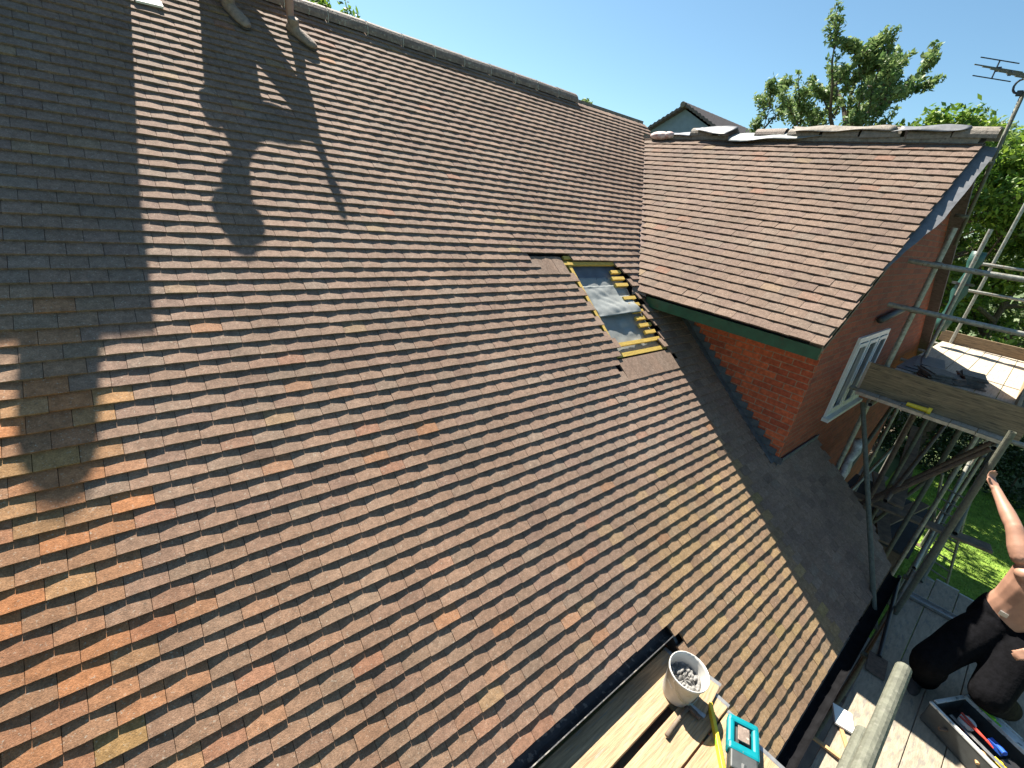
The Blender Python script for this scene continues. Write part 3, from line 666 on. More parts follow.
# things on the upper platform
def tile_stack(label, c, n, rz, seed):
    r = random.Random(seed); o = thing('tile_stack', label, 'roof tiles', c, 'stacks of loose tiles on the upper platform')
    for k in range(n):
        mb = MB(); Rz = Matrix.Rotation(rz+r.uniform(-.12, .12), 3, 'Z'); cc = Vector(c)+Vector((r.uniform(-.015, .015), r.uniform(-.02, .02), .012+k*.022)); mb.box(cc, (.42, .26, .02), M=Rz)
        me = mb.build('roof_tile', M['ridge2'], o, bevel=.002)
tile_stack('low stack of pinkish loose tiles nearest the toe board', (8.9, .66, -1.80), 7, .5, 1)
tile_stack('taller stack of pinkish loose tiles right of the low stack', (9.3, .30, -1.80), 8, .25, 2)
tile_stack('few loose tiles leaning left of the low stack', (9.15, .52, -1.80), 5, .9, 3)
o = thing('trowel', 'yellow handled tool resting on the board ends outside the toe board', 'tool', (7.05, .5, -1.80))
mb = MB(); mb.tube((7.0, .62, -1.77), (7.0, .42, -1.77), .024, .03); mb.tube((7.0, .42, -1.77), (7.0, .385, -1.77), .045, .045); mb.build('handle', M['yellow'], o, bevel=.003)
mb = MB(); mb.tube((7.045, .68, -1.79), (7.045, .58, -1.776), .005, n=8); mb.box((7.045, .72, -1.793), (.03, .1, .004)); mb.build('blade', M['steel'], o)
# green tarp bundle and rubble bag at the far end of the platform
o = thing('debris_netting', 'dark green netting bundle hanging on the far inner corner pole of the upper scaffold', 'netting', (12.9, 1.1, -1.2)); mb = MB(); vs = []
rings = []
for i in range(9):
    z_ = -1.5+i*.19; ra = .13+.05*math.sin(i*1.9); rings.append(((12.3+.03*math.sin(i*2), 1.18, z_), ra, ra*.7, (1, 0, 0), (0, 1, 0)))
mb.loft(rings); mb.build('net', M['tarp'], o, smooth=True); mb = MB(); mb.tube((12.3, 1.18, -.6), (12.3, 1.18, -.56), .17, n=12); mb.build('tie', M['black'], o)
o = thing('sheet_pile', 'pile of grey and white sheets lying at the gable end of the upper platform', 'sheets', (9.6, 1.0, -1.8))
for k in range(4):
    mb = MB(); mb.box((9.7+.1*k, .98-.05*k, -1.79+.016*k), (1.3-.15*k, .3, .012), rz=.05*k); mb.build('sheet', M['lead'], o)

# ------------------------------------------------------------------ items on the deck in the notch
DT = ZD+.038
def bucket(c, label):
    o = thing('bucket', label, 'bucket', c); C = Vector(c)
    ax_ = Vector((-.02, -.10, 1)).normalized(); q = ax_.to_track_quat('Z', 'Y'); n = 28; prof = [(.098, 0), (.104, .02), (.130, .25), (.138, .252), (.140, .272), (.134, .274), (.129, .25), (.108, .11)]
    mb = MB(); vs = []
    for r_, z_ in prof:
        for i in range(n): t = 2*math.pi*i/n; vs.append(C+q @ Vector((r_*math.cos(t), r_*math.sin(t), z_)))
    fs = [(j*n+i, j*n+(i+1) % n, (j+1)*n+(i+1) % n, (j+1)*n+i) for j in range(len(prof)-1) for i in range(n)]+[tuple(range(n))[::-1]]
    mb.add(vs, fs); mb.build('shell', M['bucketp'], o, smooth=True)
    mb = MB(); vs = [C+q @ Vector((0, 0, .17))]; m_ = 6
    for k in range(1, m_+1):
        for i in range(n): t = 2*math.pi*i/n; vs.append(C+q @ Vector((.121*k/m_*math.cos(t), .121*k/m_*math.sin(t), .165+random.uniform(-.018, .022))))
    fs = [(0, 1+i, 1+(i+1) % n) for i in range(n)]+[(1+(k-1)*n+i, 1+k*n+i, 1+k*n+(i+1) % n, 1+(k-1)*n+(i+1) % n) for k in range(1, m_) for i in range(n)]
    mb.add(vs, fs)
    for _ in range(16): p = C+q @ Vector((random.uniform(-.08, .08), random.uniform(-.08, .08), .18)); mb.ellip(p, (random.uniform(.012, .03), .012, .01), nu=7, nv=5)
    mb.build('contents', M['mortarwet'], o)
    mb = MB(); pts = []
    for k in range(11): t = math.pi*k/10; pts.append(C+q @ Vector((.142*math.cos(t), -.142*math.sin(t)*.86, .25-.17*math.sin(t))))
    mb.path(pts, .003, 6); mb.build('handle', M['steel'], o)
    return o
bucket((2.545, .615, DT+.005), 'white plastic bucket of grey rubble standing in the roof notch')
o = thing('hammer', 'wooden handled hammer lying beside the foot of the white bucket', 'hammer', (2.35, .45, DT))
mb = MB(); mb.loft([((2.50, .50, DT+.030), .013, .010, (0, 1, 0), (0, 0, 1)), ((2.38, .50, DT+.028), .011, .009, (0, 1, 0), (0, 0, 1)), ((2.22, .49, DT+.026), .015, .012, (0, 1, 0), (0, 0, 1))]); mb.build('handle', M['dirtybrick'], o, smooth=True)
mb = MB(); mb.box((2.51, .5, DT+.026), (.03, .12, .03)); mb.tube((2.51, .44, DT+.026), (2.51, .41, DT+.026), .018); mb.build('head', M['rust'], o, bevel=.003)
o = thing('spirit_level', 'yellow level lying across the boards between the bucket and the teal tool', 'level', (2.45, .25, DT))
a, b_ = Vector((2.66, .42, DT+.025)), Vector((2.28, .11, DT+.025)); dd = (b_-a).normalized(); Mz = Matrix.Rotation(math.atan2(dd.y, dd.x), 3, 'Z')
mb = MB(); mb.box((a+b_)/2, ((b_-a).length, .022, .05), M=Mz); mb.build('body', M['yellow'], o, bevel=.002)
mb = MB(); mb.box(a.lerp(b_, .5)+Vector((0, 0, .0)), (.05, .024, .02), M=Mz); mb.build('vial', M['lime'], o)
# teal cordless tool
o = thing('cordless_tool', 'teal and black cordless power tool lying on the board ends', 'power tool', (2.62, .12, DT)); C = Vector((2.60, .17, DT+.0))
Mz = Matrix.Rotation(R_(25), 3, 'Z')
def L3(x, y, z): return C+Mz @ Vector((x, y, z))
mb = MB()
for (x_, y_, z_), d in (((.0, .075, .06), (.22, .045, .06)), ((.0, -.075, .06), (.22, .045, .06)), ((.1, 0, .06), (.05, .19, .065)), ((-.09, 0, .06), (.06, .19, .08))): mb.box(L3(x_, y_, z_), d, M=Mz)
mb.build('casing', M['teal'], o, bevel=.016)
mb = MB(); mb.box(L3(.01, 0, .035), (.15, .11, .05), M=Mz); mb.box(L3(-.17, 0, .05), (.12, .16, .09), M=Mz); mb.build('battery', M['darkp'], o, bevel=.01)
mb = MB(); mb.box(L3(.015, 0, .085), (.10, .07, .012), M=Mz); mb.build('label_plate', M['ridge'], o, bevel=.003)
mb = MB(); mb.tube(L3(-.18, .0, .07), L3(-.28, .02, .07), .03, .022, n=12); mb.build('nose', M['darkp'], o)
# tile offcut, rope, bits
DR = -3.92
o = thing('tile_offcut', 'pale square tile offcut on the lower walkway edge', 'tile', (4.45, -.28, DR)); mb = MB(); mb.box((4.42, -.27, DR+.03), (.20, .16, .02), M=Matrix.Rotation(.4, 3, 'Z') @ Matrix.Rotation(.15, 3, 'X')); mb.build('slab', M['whitep'], o, bevel=.002)
for i, (x_, y_, lab) in enumerate(((4.22, -.34, 'curled wood sliver nearest the pale tile offcut'), (4.0, -.28, 'splintered batten piece at the inner edge of the lower walkway'), (4.12, -.42, 'short broken batten piece lying between the cut pole and the pale tile offcut'))):
    o = thing('batten_offcut', lab, 'wood offcut', (x_, y_, DR), 'wood scraps by the walkway edge'); mb = MB(); mb.box((x_, y_, DR+.02+.01*i), (.24, .03, .02), M=Matrix.Rotation(.5+1.1*i, 3, 'Z') @ Matrix.Rotation(.08, 3, 'Y')); mb.build('piece', M['wood'], o, bevel=.002)
o = thing('metal_plank', 'grey metal channel lying across the far end of the lower walkway', 'channel', (7.2, -.7, DR))
mb = MB(); Mz = Matrix.Rotation(R_(-86), 3, 'Z'); C = Vector((7.05, -.72, DR+.012)); mb.box(C, (.85, .11, .006), M=Mz); mb.box(C+Mz @ Vector((0, .055, .016)), (.85, .006, .032), M=Mz); mb.box(C+Mz @ Vector((0, -.055, .016)), (.85, .006, .032), M=Mz); mb.build('channel', M['steel'], o)
o = thing('shovel', 'rusty square shovel lying along the inner edge of the lower walkway', 'shovel', (5.9, -.28, DR))
mb = MB(); mb.box((5.42, -.31, DR+.02), (.30, .16, .008), rz=.1); mb.build('blade', M['rust'], o, bevel=.003); mb = MB(); mb.tube((5.55, -.30, DR+.03), (7.1, -.14, DR+.10), .022); mb.build('shaft', M['black'], o)

# tool tray
o = thing('tool_tray', 'open grey plastic tool tray full of hand tools on the lower walkway', 'tool tray', (4.97, -1.04, DR)); C = Vector((5.16, -1.12, DR))
Mz = Matrix.Rotation(R_(-117.5), 3, 'Z')
def L3(x, y, z): return C+Mz @ Vector((x, y, z))
mb = MB()
W_, D_ = .62, .44
mb.box(L3(0, 0, .01), (W_, D_, .02), M=Mz)
for (x_, y_), d in (((0, D_/2), (W_, .02, .2)), ((0, -D_/2), (W_, .02, .2)), ((W_/2, 0), (.02, D_-.02, .2)), ((-W_/2, 0), (.02, D_-.02, .2))): mb.box(L3(x_, y_, .11), (d[0], d[1], d[2]), M=Mz)
mb.build('tray', M['darkp'], o, bevel=.006)
mb = MB(); mb.box(L3(0, D_/2+.0, .225), (W_+.02, .10, .025), M=Mz); mb.box(L3(0, D_/2+.055, .24), (W_+.02, .012, .02), M=Mz); mb.box(L3(0, D_/2-.045, .24), (W_+.02, .012, .02), M=Mz); mb.box(L3(0, -D_/2, .222), (W_+.02, .03, .02), M=Mz); mb.box(L3(-W_/2, 0, .222), (.03, D_-.1, .02), M=Mz); mb.build('rim', M['greyp'], o, bevel=.004)
rr = random.Random(12)
def small(name, lab, cat, fn, mt):
    q = thing(name, lab, cat, tuple(C)); mb = MB(); fn(mb); mb.v = [tuple(C+(Vector(v)-C)*.95) for v in mb.v]; mb.build('body', mt, q, bevel=.002); return q
small('marker', 'lime green handled knife in the tool tray rim', 'knife', lambda b: (b.box(L3(-.17, D_/2, .26), (.14, .03, .03), M=Mz), b.box(L3(-.08, D_/2, .255), (.06, .018, .012), M=Mz)), M['lime'])
small('tape_roll', 'white tape roll at the near end of the tool tray', 'tape', lambda b: (b.tube(L3(-.16, .03, .14), L3(-.16, .03, .19), .06, n=20, hollow=.03),), M['whitep'])
small('pliers', 'red handled pliers lying over the white tape roll', 'pliers', lambda b: (b.tube(L3(-.22, .02, .21), L3(.0, .0, .2), .010), b.tube(L3(-.2, -.03, .21), L3(.0, .0, .2), .010), b.tube(L3(0, 0, .2), L3(.06, .0, .19), .014, .005)), M['red'])
small('clamp', 'blue plastic clamp in the middle of the tool tray', 'clamp', lambda b: (b.box(L3(.05, .06, .18), (.12, .05, .05), M=Mz), b.tube(L3(.05, .06, .2), L3(.12, .02, .22), .02)), M['blue'])
small('saw_blade', 'long pale steel blade lying along the tool tray', 'saw', lambda b: (b.box(L3(.02, -.09, .19), (.5, .035, .004), M=Mz), b.box(L3(.28, -.09, .19), (.1, .05, .025), M=Mz)), M['steel'])
small('chisel', 'brown wooden handled chisel at the bottom of the tool tray', 'chisel', lambda b: (b.tube(L3(.15, -.02, .15), L3(.05, -.12, .16), .014), b.box(L3(.0, -.15, .16), (.1, .02, .004), M=Mz)), M['wood'])
rr2 = random.Random(21)
for k_, (nm, lb_, m_) in enumerate((('screwdriver', 'red handled screwdriver lying across the near corner of the tool tray', 'red'), ('tin_snips', 'blue handled snips under the steel blade in the tool tray', 'blue'), ('chalk_line', 'small yellow case by the tray rim', 'yellow'), ('file', 'dark long file at the bottom of the tool tray', 'rust'), ('putty_knife', 'wooden handled knife pointing to the walkway edge from the tray', 'wood'), ('glove', 'pale grey rag bunched in the tool tray', 'greyp'), ('bolster', 'plain steel bolster chisel next to the white tape roll', 'steel'))):
    x_, y_, a_ = rr2.uniform(-.24, .24), rr2.uniform(-.2, .12), rr2.uniform(0, 3.1); dx, dy = math.cos(a_)*.1, math.sin(a_)*.1
    if nm == 'glove': small(nm, lb_, 'rag', lambda b: [b.ellip(L3(x_+rr2.uniform(-.05, .05), y_+rr2.uniform(-.05, .05), .13), (.05, .035, .03)) for _ in range(4)], M[m_])
    elif nm == 'chalk_line': small(nm, lb_, 'case', lambda b: (b.box(L3(x_, y_, .13), (.1, .06, .04), M=Mz), b.tube(L3(x_, y_, .15), L3(x_, y_, .165), .02)), M[m_])
    else: small(nm, lb_, 'hand tool', lambda b: (b.tube(L3(x_-dx, y_-dy, .14), L3(x_, y_, .15), .015, .011), b.tube(L3(x_, y_, .15), L3(x_+dx*1.3, y_+dy*1.3, .15), .006, .008)), M[m_])
small('drill_bit_case', 'black case wedged in the far end of the tool tray', 'case', lambda b: (b.box(L3(.2, .05, .10), (.14, .12, .12), M=Mz),), M['black'])

# ------------------------------------------------------------------ loose stuff on the roofs
tag(MB().box(mp(.52, 7.53, .035), (.19, .07, .018), M=Matrix.Rotation(PM, 3, 'X') @ Matrix.Rotation(.1, 3, 'Z')).build('tile_offcut', M['whitep'], loc=mp(.52, 7.53, .02)), 'bright white offcut lying on the tiles at the top left', 'offcut')
def curved_sheet(name, label, y0, y1, w0, w1, mt, lift=.15, seed=0, cx=WX):
    r = random.Random(seed); mb = MB(); ny, nx = 14, 12; vs = []; fs = []
    for j in range(ny+1):
        y = y0+(y1-y0)*j/ny
        for i in range(nx+1):
            u = -1+2*i/nx; wdt = w0+(w1-w0)*j/ny; z = WZ+lift-TW*max(0, abs(u)*wdt-.06)*.98+.012*math.sin(9*y+4*u+seed)
            z = max(z, WZ-TW*abs(u*wdt)+.035)
            vs.append((cx+u*wdt, y+.04*math.sin(5*u+seed), z))
    for j in range(ny):
        for i in range(nx): a = j*(nx+1)+i; fs.append((a, a+nx+1, a+nx+2, a+1))
    mb.add(vs, fs); o = mb.build(name, mt, smooth=True, loc=(cx, (y0+y1)/2, WZ)); so = o.modifiers.new('t', 'SOLIDIFY'); so.thickness = .003
    return tag(o, label, 'sheet', 'loose sheets along the wing ridge')
curved_sheet('lead_sheet', 'smooth grey sheet over the wing ridge next to the gable end tile', 1.40, 2.08, .15, .18, M['lead'], .145, 1)
curved_sheet('lead_sheet', 'long pale brown weathered sheet along the middle of the wing ridge', 2.12, 3.35, .14, .19, M['ridge2'], .145, 2)
curved_sheet('lead_sheet', 'crumpled whitish sheet hanging below the wing ridge tiles', 2.9, 4.25, .12, .26, M['membrane'], .05, 4)
curved_sheet('lead_sheet', 'grey peaked sheet at the valley end of the wing ridge', 4.25, 4.9, .26, .16, M['lead'], .15, 6)
curved_sheet('lead_sheet', 'dark blue felt strip by the valley end of the wing ridge', 5.0, 5.75, .14, .14, M['slate_blue'], .06, 8)
mb = MB(); mb.ellip((WX-.12, 5.6, WZ+.0), (.08, .22, .07)); mb.ellip((WX-.12, 5.42, WZ+.01), (.07, .1, .06)); tag(mb.build('bag', M['rag'], smooth=True, loc=(WX-.12, 5.6, WZ-.08)), 'crumpled pink and white bag left near the top of the valley', 'bag')

# aerial on a mast at the gable end
o = thing('television_aerial', 'television aerial on a tall grey mast fixed to the wing gable', 'aerial', (8.1, 1.13, 0))
mb = MB(); mb.tube((8.40, 1.07, .05), (8.11, 1.09, 1.72), .021); mb.box((8.34, 1.13, .40), (.05, .14, .04)); mb.box((8.22, 1.13, 1.0), (.05, .14, .04)); mb.build('mast', M['galvold'], o, smooth=True)
mb = MB()
pts = [Vector((8.10, 1.12, 1.70))+Vector((0, .02+.055*math.sin(t), .0+.07*(1-math.cos(t)))) for t in [i*math.pi/6 for i in range(7)]]
mb.path(pts, .011); mb.box((8.10, 1.12, 1.70), (.05, .05, .05)); mb.build('bracket', M['black'], o)
mb = MB(); A = Vector((8.1, 1.16, 1.86)); B = Vector((8.22, 1.42, 1.98)); A2 = A+(A-B)*1.3; mb.tube(A2, B, .011); mb.box(B, (.05, .05, .04)); mb.box(A.lerp(B, .5), (.03, .03, .05)); mb.build('boom', M['black'], o)
perp = Vector((.72, -.69, 0)).normalized()
perp = Vector((-.75, .60, 0)).normalized()
for i in range(9):
    p = A2.lerp(B, i/8); mb = MB(); ln = .19+.014*i; mb.tube(p-perp*ln+Vector((0, 0, .01)), p+perp*ln+Vector((0, 0, .01)), .0065, n=6); mb.build('element', M['galvold'], o)
for zz in (-.09, .09):
    mb = MB(); mb.tube(B+Vector((.0, .02, zz))-perp*.24, B+Vector((0, .02, zz))+perp*.24, .006, n=6); mb.tube(B+Vector((.0, .02, 0)), B+Vector((0, .02, zz)), .008, n=6); mb.build('reflector', M['black'], o)

# ------------------------------------------------------------------ garden things under the scaffold
o = thing('ladder', 'green aluminium ladder leaning against the scaffold over the lawn', 'ladder', (10.4, -.3, GROUND))
a0, a1 = Vector((10.9, -.75, GROUND+.01)), Vector((9.2, -.15, -3.2)); sd_ = Vector((.33, .95, 0)).normalized()*.19
for sg in (-1, 1): mb = MB(); mb.tube(a0+sd_*sg, a1+sd_*sg, .022, n=6); mb.build('stile', M['galv'], o)
for k in range(1, 13): p = a0.lerp(a1, k/13); mb = MB(); mb.tube(p-sd_, p+sd_, .014, n=6); mb.build('rung', M['galv'], o)
o = thing('garden_shed', 'low dark timber store standing against the brick gable under the upper platform', 'shed', (10.3, .55, GROUND))
mb = MB()
for i in range(14): mb.bbox(9.3+i*.1435, 9.3+i*.1435+.135, -.10-.004*(i % 2), -.08, GROUND, -4.78)
mb.bbox(9.3, 9.32, -.08, 1.15, GROUND, -4.78); mb.bbox(11.28, 11.3, -.08, 1.15, GROUND, -4.78); mb.build('wall', M['dirtybrick'], o)
mb = MB(); mb.box((10.3, .53, -4.72), (2.2, 1.36, .04), M=Matrix.Rotation(.06, 3, 'X')); mb.build('roof', M['felt'], o)
for i, (a_, b_, lab) in enumerate((((8.6, .75, -4.9), (10.9, .05, -4.45), 'long dark plank lying slanting over the shed roof'), ((9.0, .2, -4.60), (11.6, .9, -4.55), 'second dark plank lying across the slanting one on the shed'), ((8.3, .3, -3.6), (12.4, .75, -3.55), 'spare dark tube plank laid across the lower ledgers'))):
    q = thing('plank', lab, 'plank', a_); A_, B_ = Vector(a_), Vector(b_); d_ = (B_-A_).normalized(); mb = MB(); mb.box((A_+B_)/2, ((B_-A_).length, .2, .04), M=d_.to_track_quat('X', 'Z').to_matrix()); mb.build('timber', M['dirtybrick'], q, bevel=.003)
for i, (x_, y_, lab) in enumerate(((8.25, .55, 'black rubble bucket on the ground nearest the gable wall'), (8.7, .05, 'black rubble bucket on the ground beside the shed front'))):
    q = thing('black_bucket', lab, 'bucket', (x_, y_, GROUND)); mb = MB(); mb.tube((x_, y_, GROUND+.01), (x_, y_, GROUND+.32), .14, .18, n=20, hollow=.01); mb.tube((x_, y_, GROUND+.01), (x_, y_, GROUND+.02), .14, n=20); mb.build('shell', M['black'], q); mb = MB(); mb.tube((x_, y_, GROUND+.22), (x_, y_, GROUND+.23), .15, n=16); mb.build('contents', M['mortarwet'], q)
tube('brace', (7.2, YO, GROUND+.3), (10.2, YO, -3.9), 'galvold'); tube('brace', (7.2, YI, -4.0), (10.2, YI, -2.0), 'galvold'); tube('brace', (7.2, YO+.06, -2.0), (7.2, YI, -4.1), 'rust'); tube('brace', (7.9, YO, -2.0), (7.9, YI, -4.3), 'rust'); tube('standard', (7.6, .55, GROUND+.02), (7.6, .55, -1.9), 'rust'); tube('ledger', (6.9, .35, -3.0), (13.2, .35, -3.0), 'rust'); tube('ledger', (6.9, YO-.06, -3.0), (13.2, YO-.06, -3.0), 'galvold')
o = thing('garden_bench', 'dark wooden bench standing in shade beyond the low timber store', 'bench', (12.4, .4, GROUND)); 
mb = MB(); [mb.box((12.4, .2+.11*i, GROUND+.45), (1.3, .09, .025)) for i in range(4)]; mb.build('seat', M['dirtybrick'], o)
mb = MB(); [mb.box((12.4, .62, GROUND+.58+.12*i), (1.3, .025, .08)) for i in range(3)]; mb.build('backrest', M['dirtybrick'], o)
for x_ in (11.8, 13.0):
    for y_ in (.2, .6): mb = MB(); mb.box((x_, y_, GROUND+(.22 if y_ < .5 else .45)), (.06, .06, .44 if y_ < .5 else .9)); mb.build('leg', M['dirtybrick'], o)
o = thing('wrapped_bundle', 'blue and white plastic wrapped bundle beside the brick corner below the upper platform', 'bundle', (8.2, .9, GROUND))
mb = MB(); rings = []
for i in range(8): t = i/7; rings.append(((7.7+.25*t, .98+.02*math.sin(i*3), -3.9+1.15*t), .10+.03*math.sin(i*2.2), .06, (1, 0, 0), (0, 1, 0)))
mb.loft(rings); mb.build('wrap', M['rubble'], o, smooth=True); mb = MB(); mb.tube((7.8, .98, GROUND+.01), (7.74, .98, -3.9), .04); mb.build('post', M['dirtybrick'], o)
o = thing('shadow_beam', 'wide dark strip standing in for a board shadow below the upper platform above the lawn', 'plank', (9.5, .2, -3.9)); mb = MB(); mb.box((9.2, .25, -3.90), (.225, 2.2, .04), rz=.22); mb.build('plank', M['dirtybrick'], o, bevel=.003)  # dark plank stands in for a board's shadow on the lawn

# ------------------------------------------------------------------ people
def fuse(name, mb, mt, parent, vox=.011, it=4):
    o = mb.build(name, mt, parent); rm = o.modifiers.new('fuse', 'REMESH'); rm.mode = 'VOXEL'; rm.voxel_size = vox; rm.use_smooth_shade = True
    s_ = o.modifiers.new('smooth', 'SMOOTH'); s_.factor = .5; s_.iterations = it; return o
def limb(mb, a, b, ra, rb, bulge=1.08):
    a = Vector(a); b = Vector(b); d = (b-a).normalized(); q = d.to_track_quat('Z', 'Y'); ax_, bx_ = q @ Vector((1, 0, 0)), q @ Vector((0, 1, 0))
    mb.loft([(a.lerp(b, t), r_, r_, ax_, bx_) for t, r_ in ((0, ra*.95), (.12, ra), (.35, (ra*.7+rb*.3)*bulge), (.7, (ra*.3+rb*.7)), (1, rb))]); mb.ellip(a, (ra, ra, ra), nu=12, nv=8); mb.ellip(b, (rb, rb, rb), nu=12, nv=8)
def hand(mb, wrist, d, palm_n, L=.18, curl=.6, side=1):
    d = Vector(d).normalized(); n = Vector(palm_n); n = (n-d*n.dot(d)).normalized(); s = d.cross(n).normalized()*side; w_ = Vector(wrist)
    M3 = Matrix((s, n, d)).transposed()
    mb.box(w_+d*.05, (.078, .028, .095), M=M3)
    for k, (off, ln) in enumerate(((-.03, .92), (-.010, 1.0), (.010, .95), (.029, .78))):
        p = w_+d*.094+s*off; a = 0
        for sg, fl in enumerate((.042, .027, .022)):
            a += curl*(.7 if sg == 0 else .9); dd = d*math.cos(a)+n*math.sin(a); q = p+dd*fl*ln; mb.tube(p, q, .0088-.0008*sg, .0082-.0008*sg, n=8); mb.ellip(q, (.0084-.0008*sg,)*3, nu=8, nv=6); p = q
    p = w_+d*.03+s*-.034
    for sg, (fl, aa) in enumerate(((.04, .5), (.03, .8))):
        dd = (d*math.cos(aa)-s*math.sin(aa)*.8+n*.55).normalized(); q = p+dd*fl; mb.tube(p, q, .011, .0095, n=8); mb.ellip(q, (.0098,)*3, nu=8, nv=6); p = q
def head(mb, c, face, up=(0, 0, 1), s=1):
    f = Vector(face).normalized(); u = Vector(up).normalized(); u = (u-f*u.dot(f)).normalized(); sd = f.cross(u); M3 = Matrix((sd, f, u)).transposed(); C = Vector(c)
    mb.ellip(C+u*.02*s, (.075*s, .095*s, .105*s), M=M3, nu=20, nv=14); mb.ellip(C-u*.05*s+f*.02*s, (.058*s, .07*s, .065*s), M=M3)
    mb.loft([(C+f*.088*s+u*.03*s, .008*s, .008*s, sd, u), (C+f*.108*s-u*.012*s, .014*s, .012*s, sd, u), (C+f*.085*s-u*.022*s, .014*s, .01*s, sd, u)])
    for e in (-1, 1): mb.ellip(C+sd*e*.075*s-u*.005*s, (.01*s, .02*s, .032*s), M=M3, nu=8, nv=6)
    mb.box(C+f*.09*s-u*.052*s, (.042*s, .014*s, .008*s), M=M3); mb.box(C+f*.088*s+u*.038*s, (.10*s, .012*s, .01*s), M=M3)
    return f, u, sd, M3

# man on the walkway, bare chested, right edge
DR = -3.92
pm = thing('person', 'shirtless man in black trousers crouching on the lower walkway with one arm raised', 'person', (5.6, -.95, DR-.18))
body = MB()
hip = Vector((5.72, -.90, -3.14)); chest = Vector((5.66, -.95, -2.76)); neck = Vector((5.62, -.97, -2.55))
fx = Vector((-.97, .22, 0)).normalized(); sx = Vector((.22, .97, 0)).normalized()
sxt = Vector((.2, .88, .42)).normalized()
body.loft([(hip-Vector((0, 0, .08)), .17, .125, sxt, fx), (hip, .165, .12, sx, fx), (hip.lerp(chest, .35), .155, .115, sx, fx), (hip.lerp(chest, .75), .175, .125, sx, fx), (chest+Vector((0, 0, .04)), .19, .125, sx, fx), (chest.lerp(neck, .7), .13, .09, sx, fx), (neck, .06, .06, sx, fx)])
for e in (-1, 1): body.ellip(chest+sx*.085*e+fx*.062+Vector((0, 0, .03)), (.06, .08, .06))
limb(body, neck-Vector((0, 0, .05)), neck+Vector((-.02, 0, .1)), .062, .055)
hc = neck+Vector((-.03, .02, .2)); head(body, hc, (-.2, .8, .1))
shl = chest+Vector((.02, .175, .13)); elb = Vector((5.79, -.66, -2.47)); wri = Vector((6.02, -.47, -2.31))
limb(body, shl, elb, .070, .054); limb(body, elb, wri, .054, .033); hand(body, wri, wri-elb, (-.3, -.4, .6), curl=.6)
shr = chest+Vector((-.02, -.18, .11)); elr = Vector((5.50, -1.30, -2.95)); wrr = Vector((5.36, -1.10, -3.12))
limb(body, shr, elr, .058, .044); limb(body, elr, wrr, .045, .028); hand(body, wrr, wrr-elr, (.6, 0, -.5), curl=.5, side=-1)
for k_, h_, f_ in LEGS if False else (((5.22, -.66, -3.62), (5.64, -.82, -3.30), (5.47, -.72, -3.98)), ((5.26, -1.02, -3.62), (5.67, -1.05, -3.30), (5.74, -1.22, -3.98))):
    limb(body, h_, k_, .085, .055); limb(body, k_, f_, .055, .035)
fuse('body', body, M['skin'], pm, vox=.0085, it=3)
tr = MB()
tr.loft([(hip-Vector((0, 0, .02)), .182, .138, sxt, fx), (hip-Vector((0, 0, .10)), .20, .155, sxt, fx), (hip-Vector((0, 0, .18)), .20, .15, sx, fx)])
for k_, h_, f_ in (((5.22, -.66, -3.62), (5.63, -.84, -3.32), (5.47, -.72, -3.96)), ((5.26, -1.02, -3.62), (5.67, -1.05, -3.32), (5.74, -1.22, -3.96))):
    limb(tr, h_, k_, .145, .125); limb(tr, k_, f_, .125, .10)
fuse('trousers', tr, M['cloth'], pm, vox=.012, it=3)
for f_ in ((5.45, -.71), (5.72, -1.21)):
    b = MB(); b.ellip((f_[0]-.07, f_[1]+.02, DR-.18+.045), (.13, .05, .045)); b.box((f_[0]-.05, f_[1]+.015, DR-.18+.013), (.27, .095, .022)); b.ellip((f_[0], f_[1], DR-.18+.09), (.055, .05, .08)); fuse('boot', b, M['sole'], pm, vox=.01)
b = MB(); b.ellip(hc+Vector((0, -.02, .045)), (.088, .098, .085)); b.build('hair', M['hair'], pm, smooth=True)
b = MB(); dn = (wri-elb).normalized(); tc_ = -(elb.lerp(wri, .3)).normalized(); sd_ = dn.cross(tc_).normalized(); mid = elb.lerp(wri, .3)+tc_*.030; b.ellip(mid, (.022, .036, .014), M=Matrix((sd_, dn, tc_)).transposed()); b.build('tattoo', M['ink'], pm, smooth=True)
b = MB(); q_ = hip+fx*.125+Vector((0, 0, .03)); b.box(q_, (.02, .05, .035)); b.build('belt_buckle', M['steel'], pm)
pm.location += Vector((-.12, .07, .13)); pm.scale = (1.1, 1.1, 1.1)

# man sitting on the main ridge, only his legs and shoes in view
p2 = thing('person', 'person sitting on the main ridge with only bare shins and dusty shoes in view', 'person', (1.3, 6.4, RZ))
body = MB(); hip = Vector((1.20, 6.40, RZ+.13)); chest = Vector((1.10, 6.12, RZ+.34)); neck = Vector((1.05, 5.95, RZ+.42))
fx = Vector((0, -1, 0)); sx = Vector((1, 0, 0))
up_ = (chest-hip).normalized(); fb = Vector((0, -1, 0)); fb = (fb-up_*fb.dot(up_)).normalized(); sb = up_.cross(fb)
body.loft([(hip-Vector((0, 0, .08)), .19, .13, sb, fb), (hip, .20, .13, sb, fb), (hip.lerp(chest, .4), .19, .125, sb, fb), (hip.lerp(chest, .8), .20, .13, sb, fb), (chest+up_*.06, .205, .12, sb, fb), (chest.lerp(neck, .75), .11, .08, sb, fb), (neck, .058, .058, sb, fb)])
limb(body, neck-up_*.04, neck+up_*.09, .058, .055); hc = neck+Vector((-.09, -.14, -.01)); head(body, hc, (-.1, -.7, -.75))
legs = (((1.17, 6.00, 1.32), Vector((1.10, 5.98, 1.70))), ((1.71, 5.98, 1.31), Vector((1.70, 5.98, 1.72))))
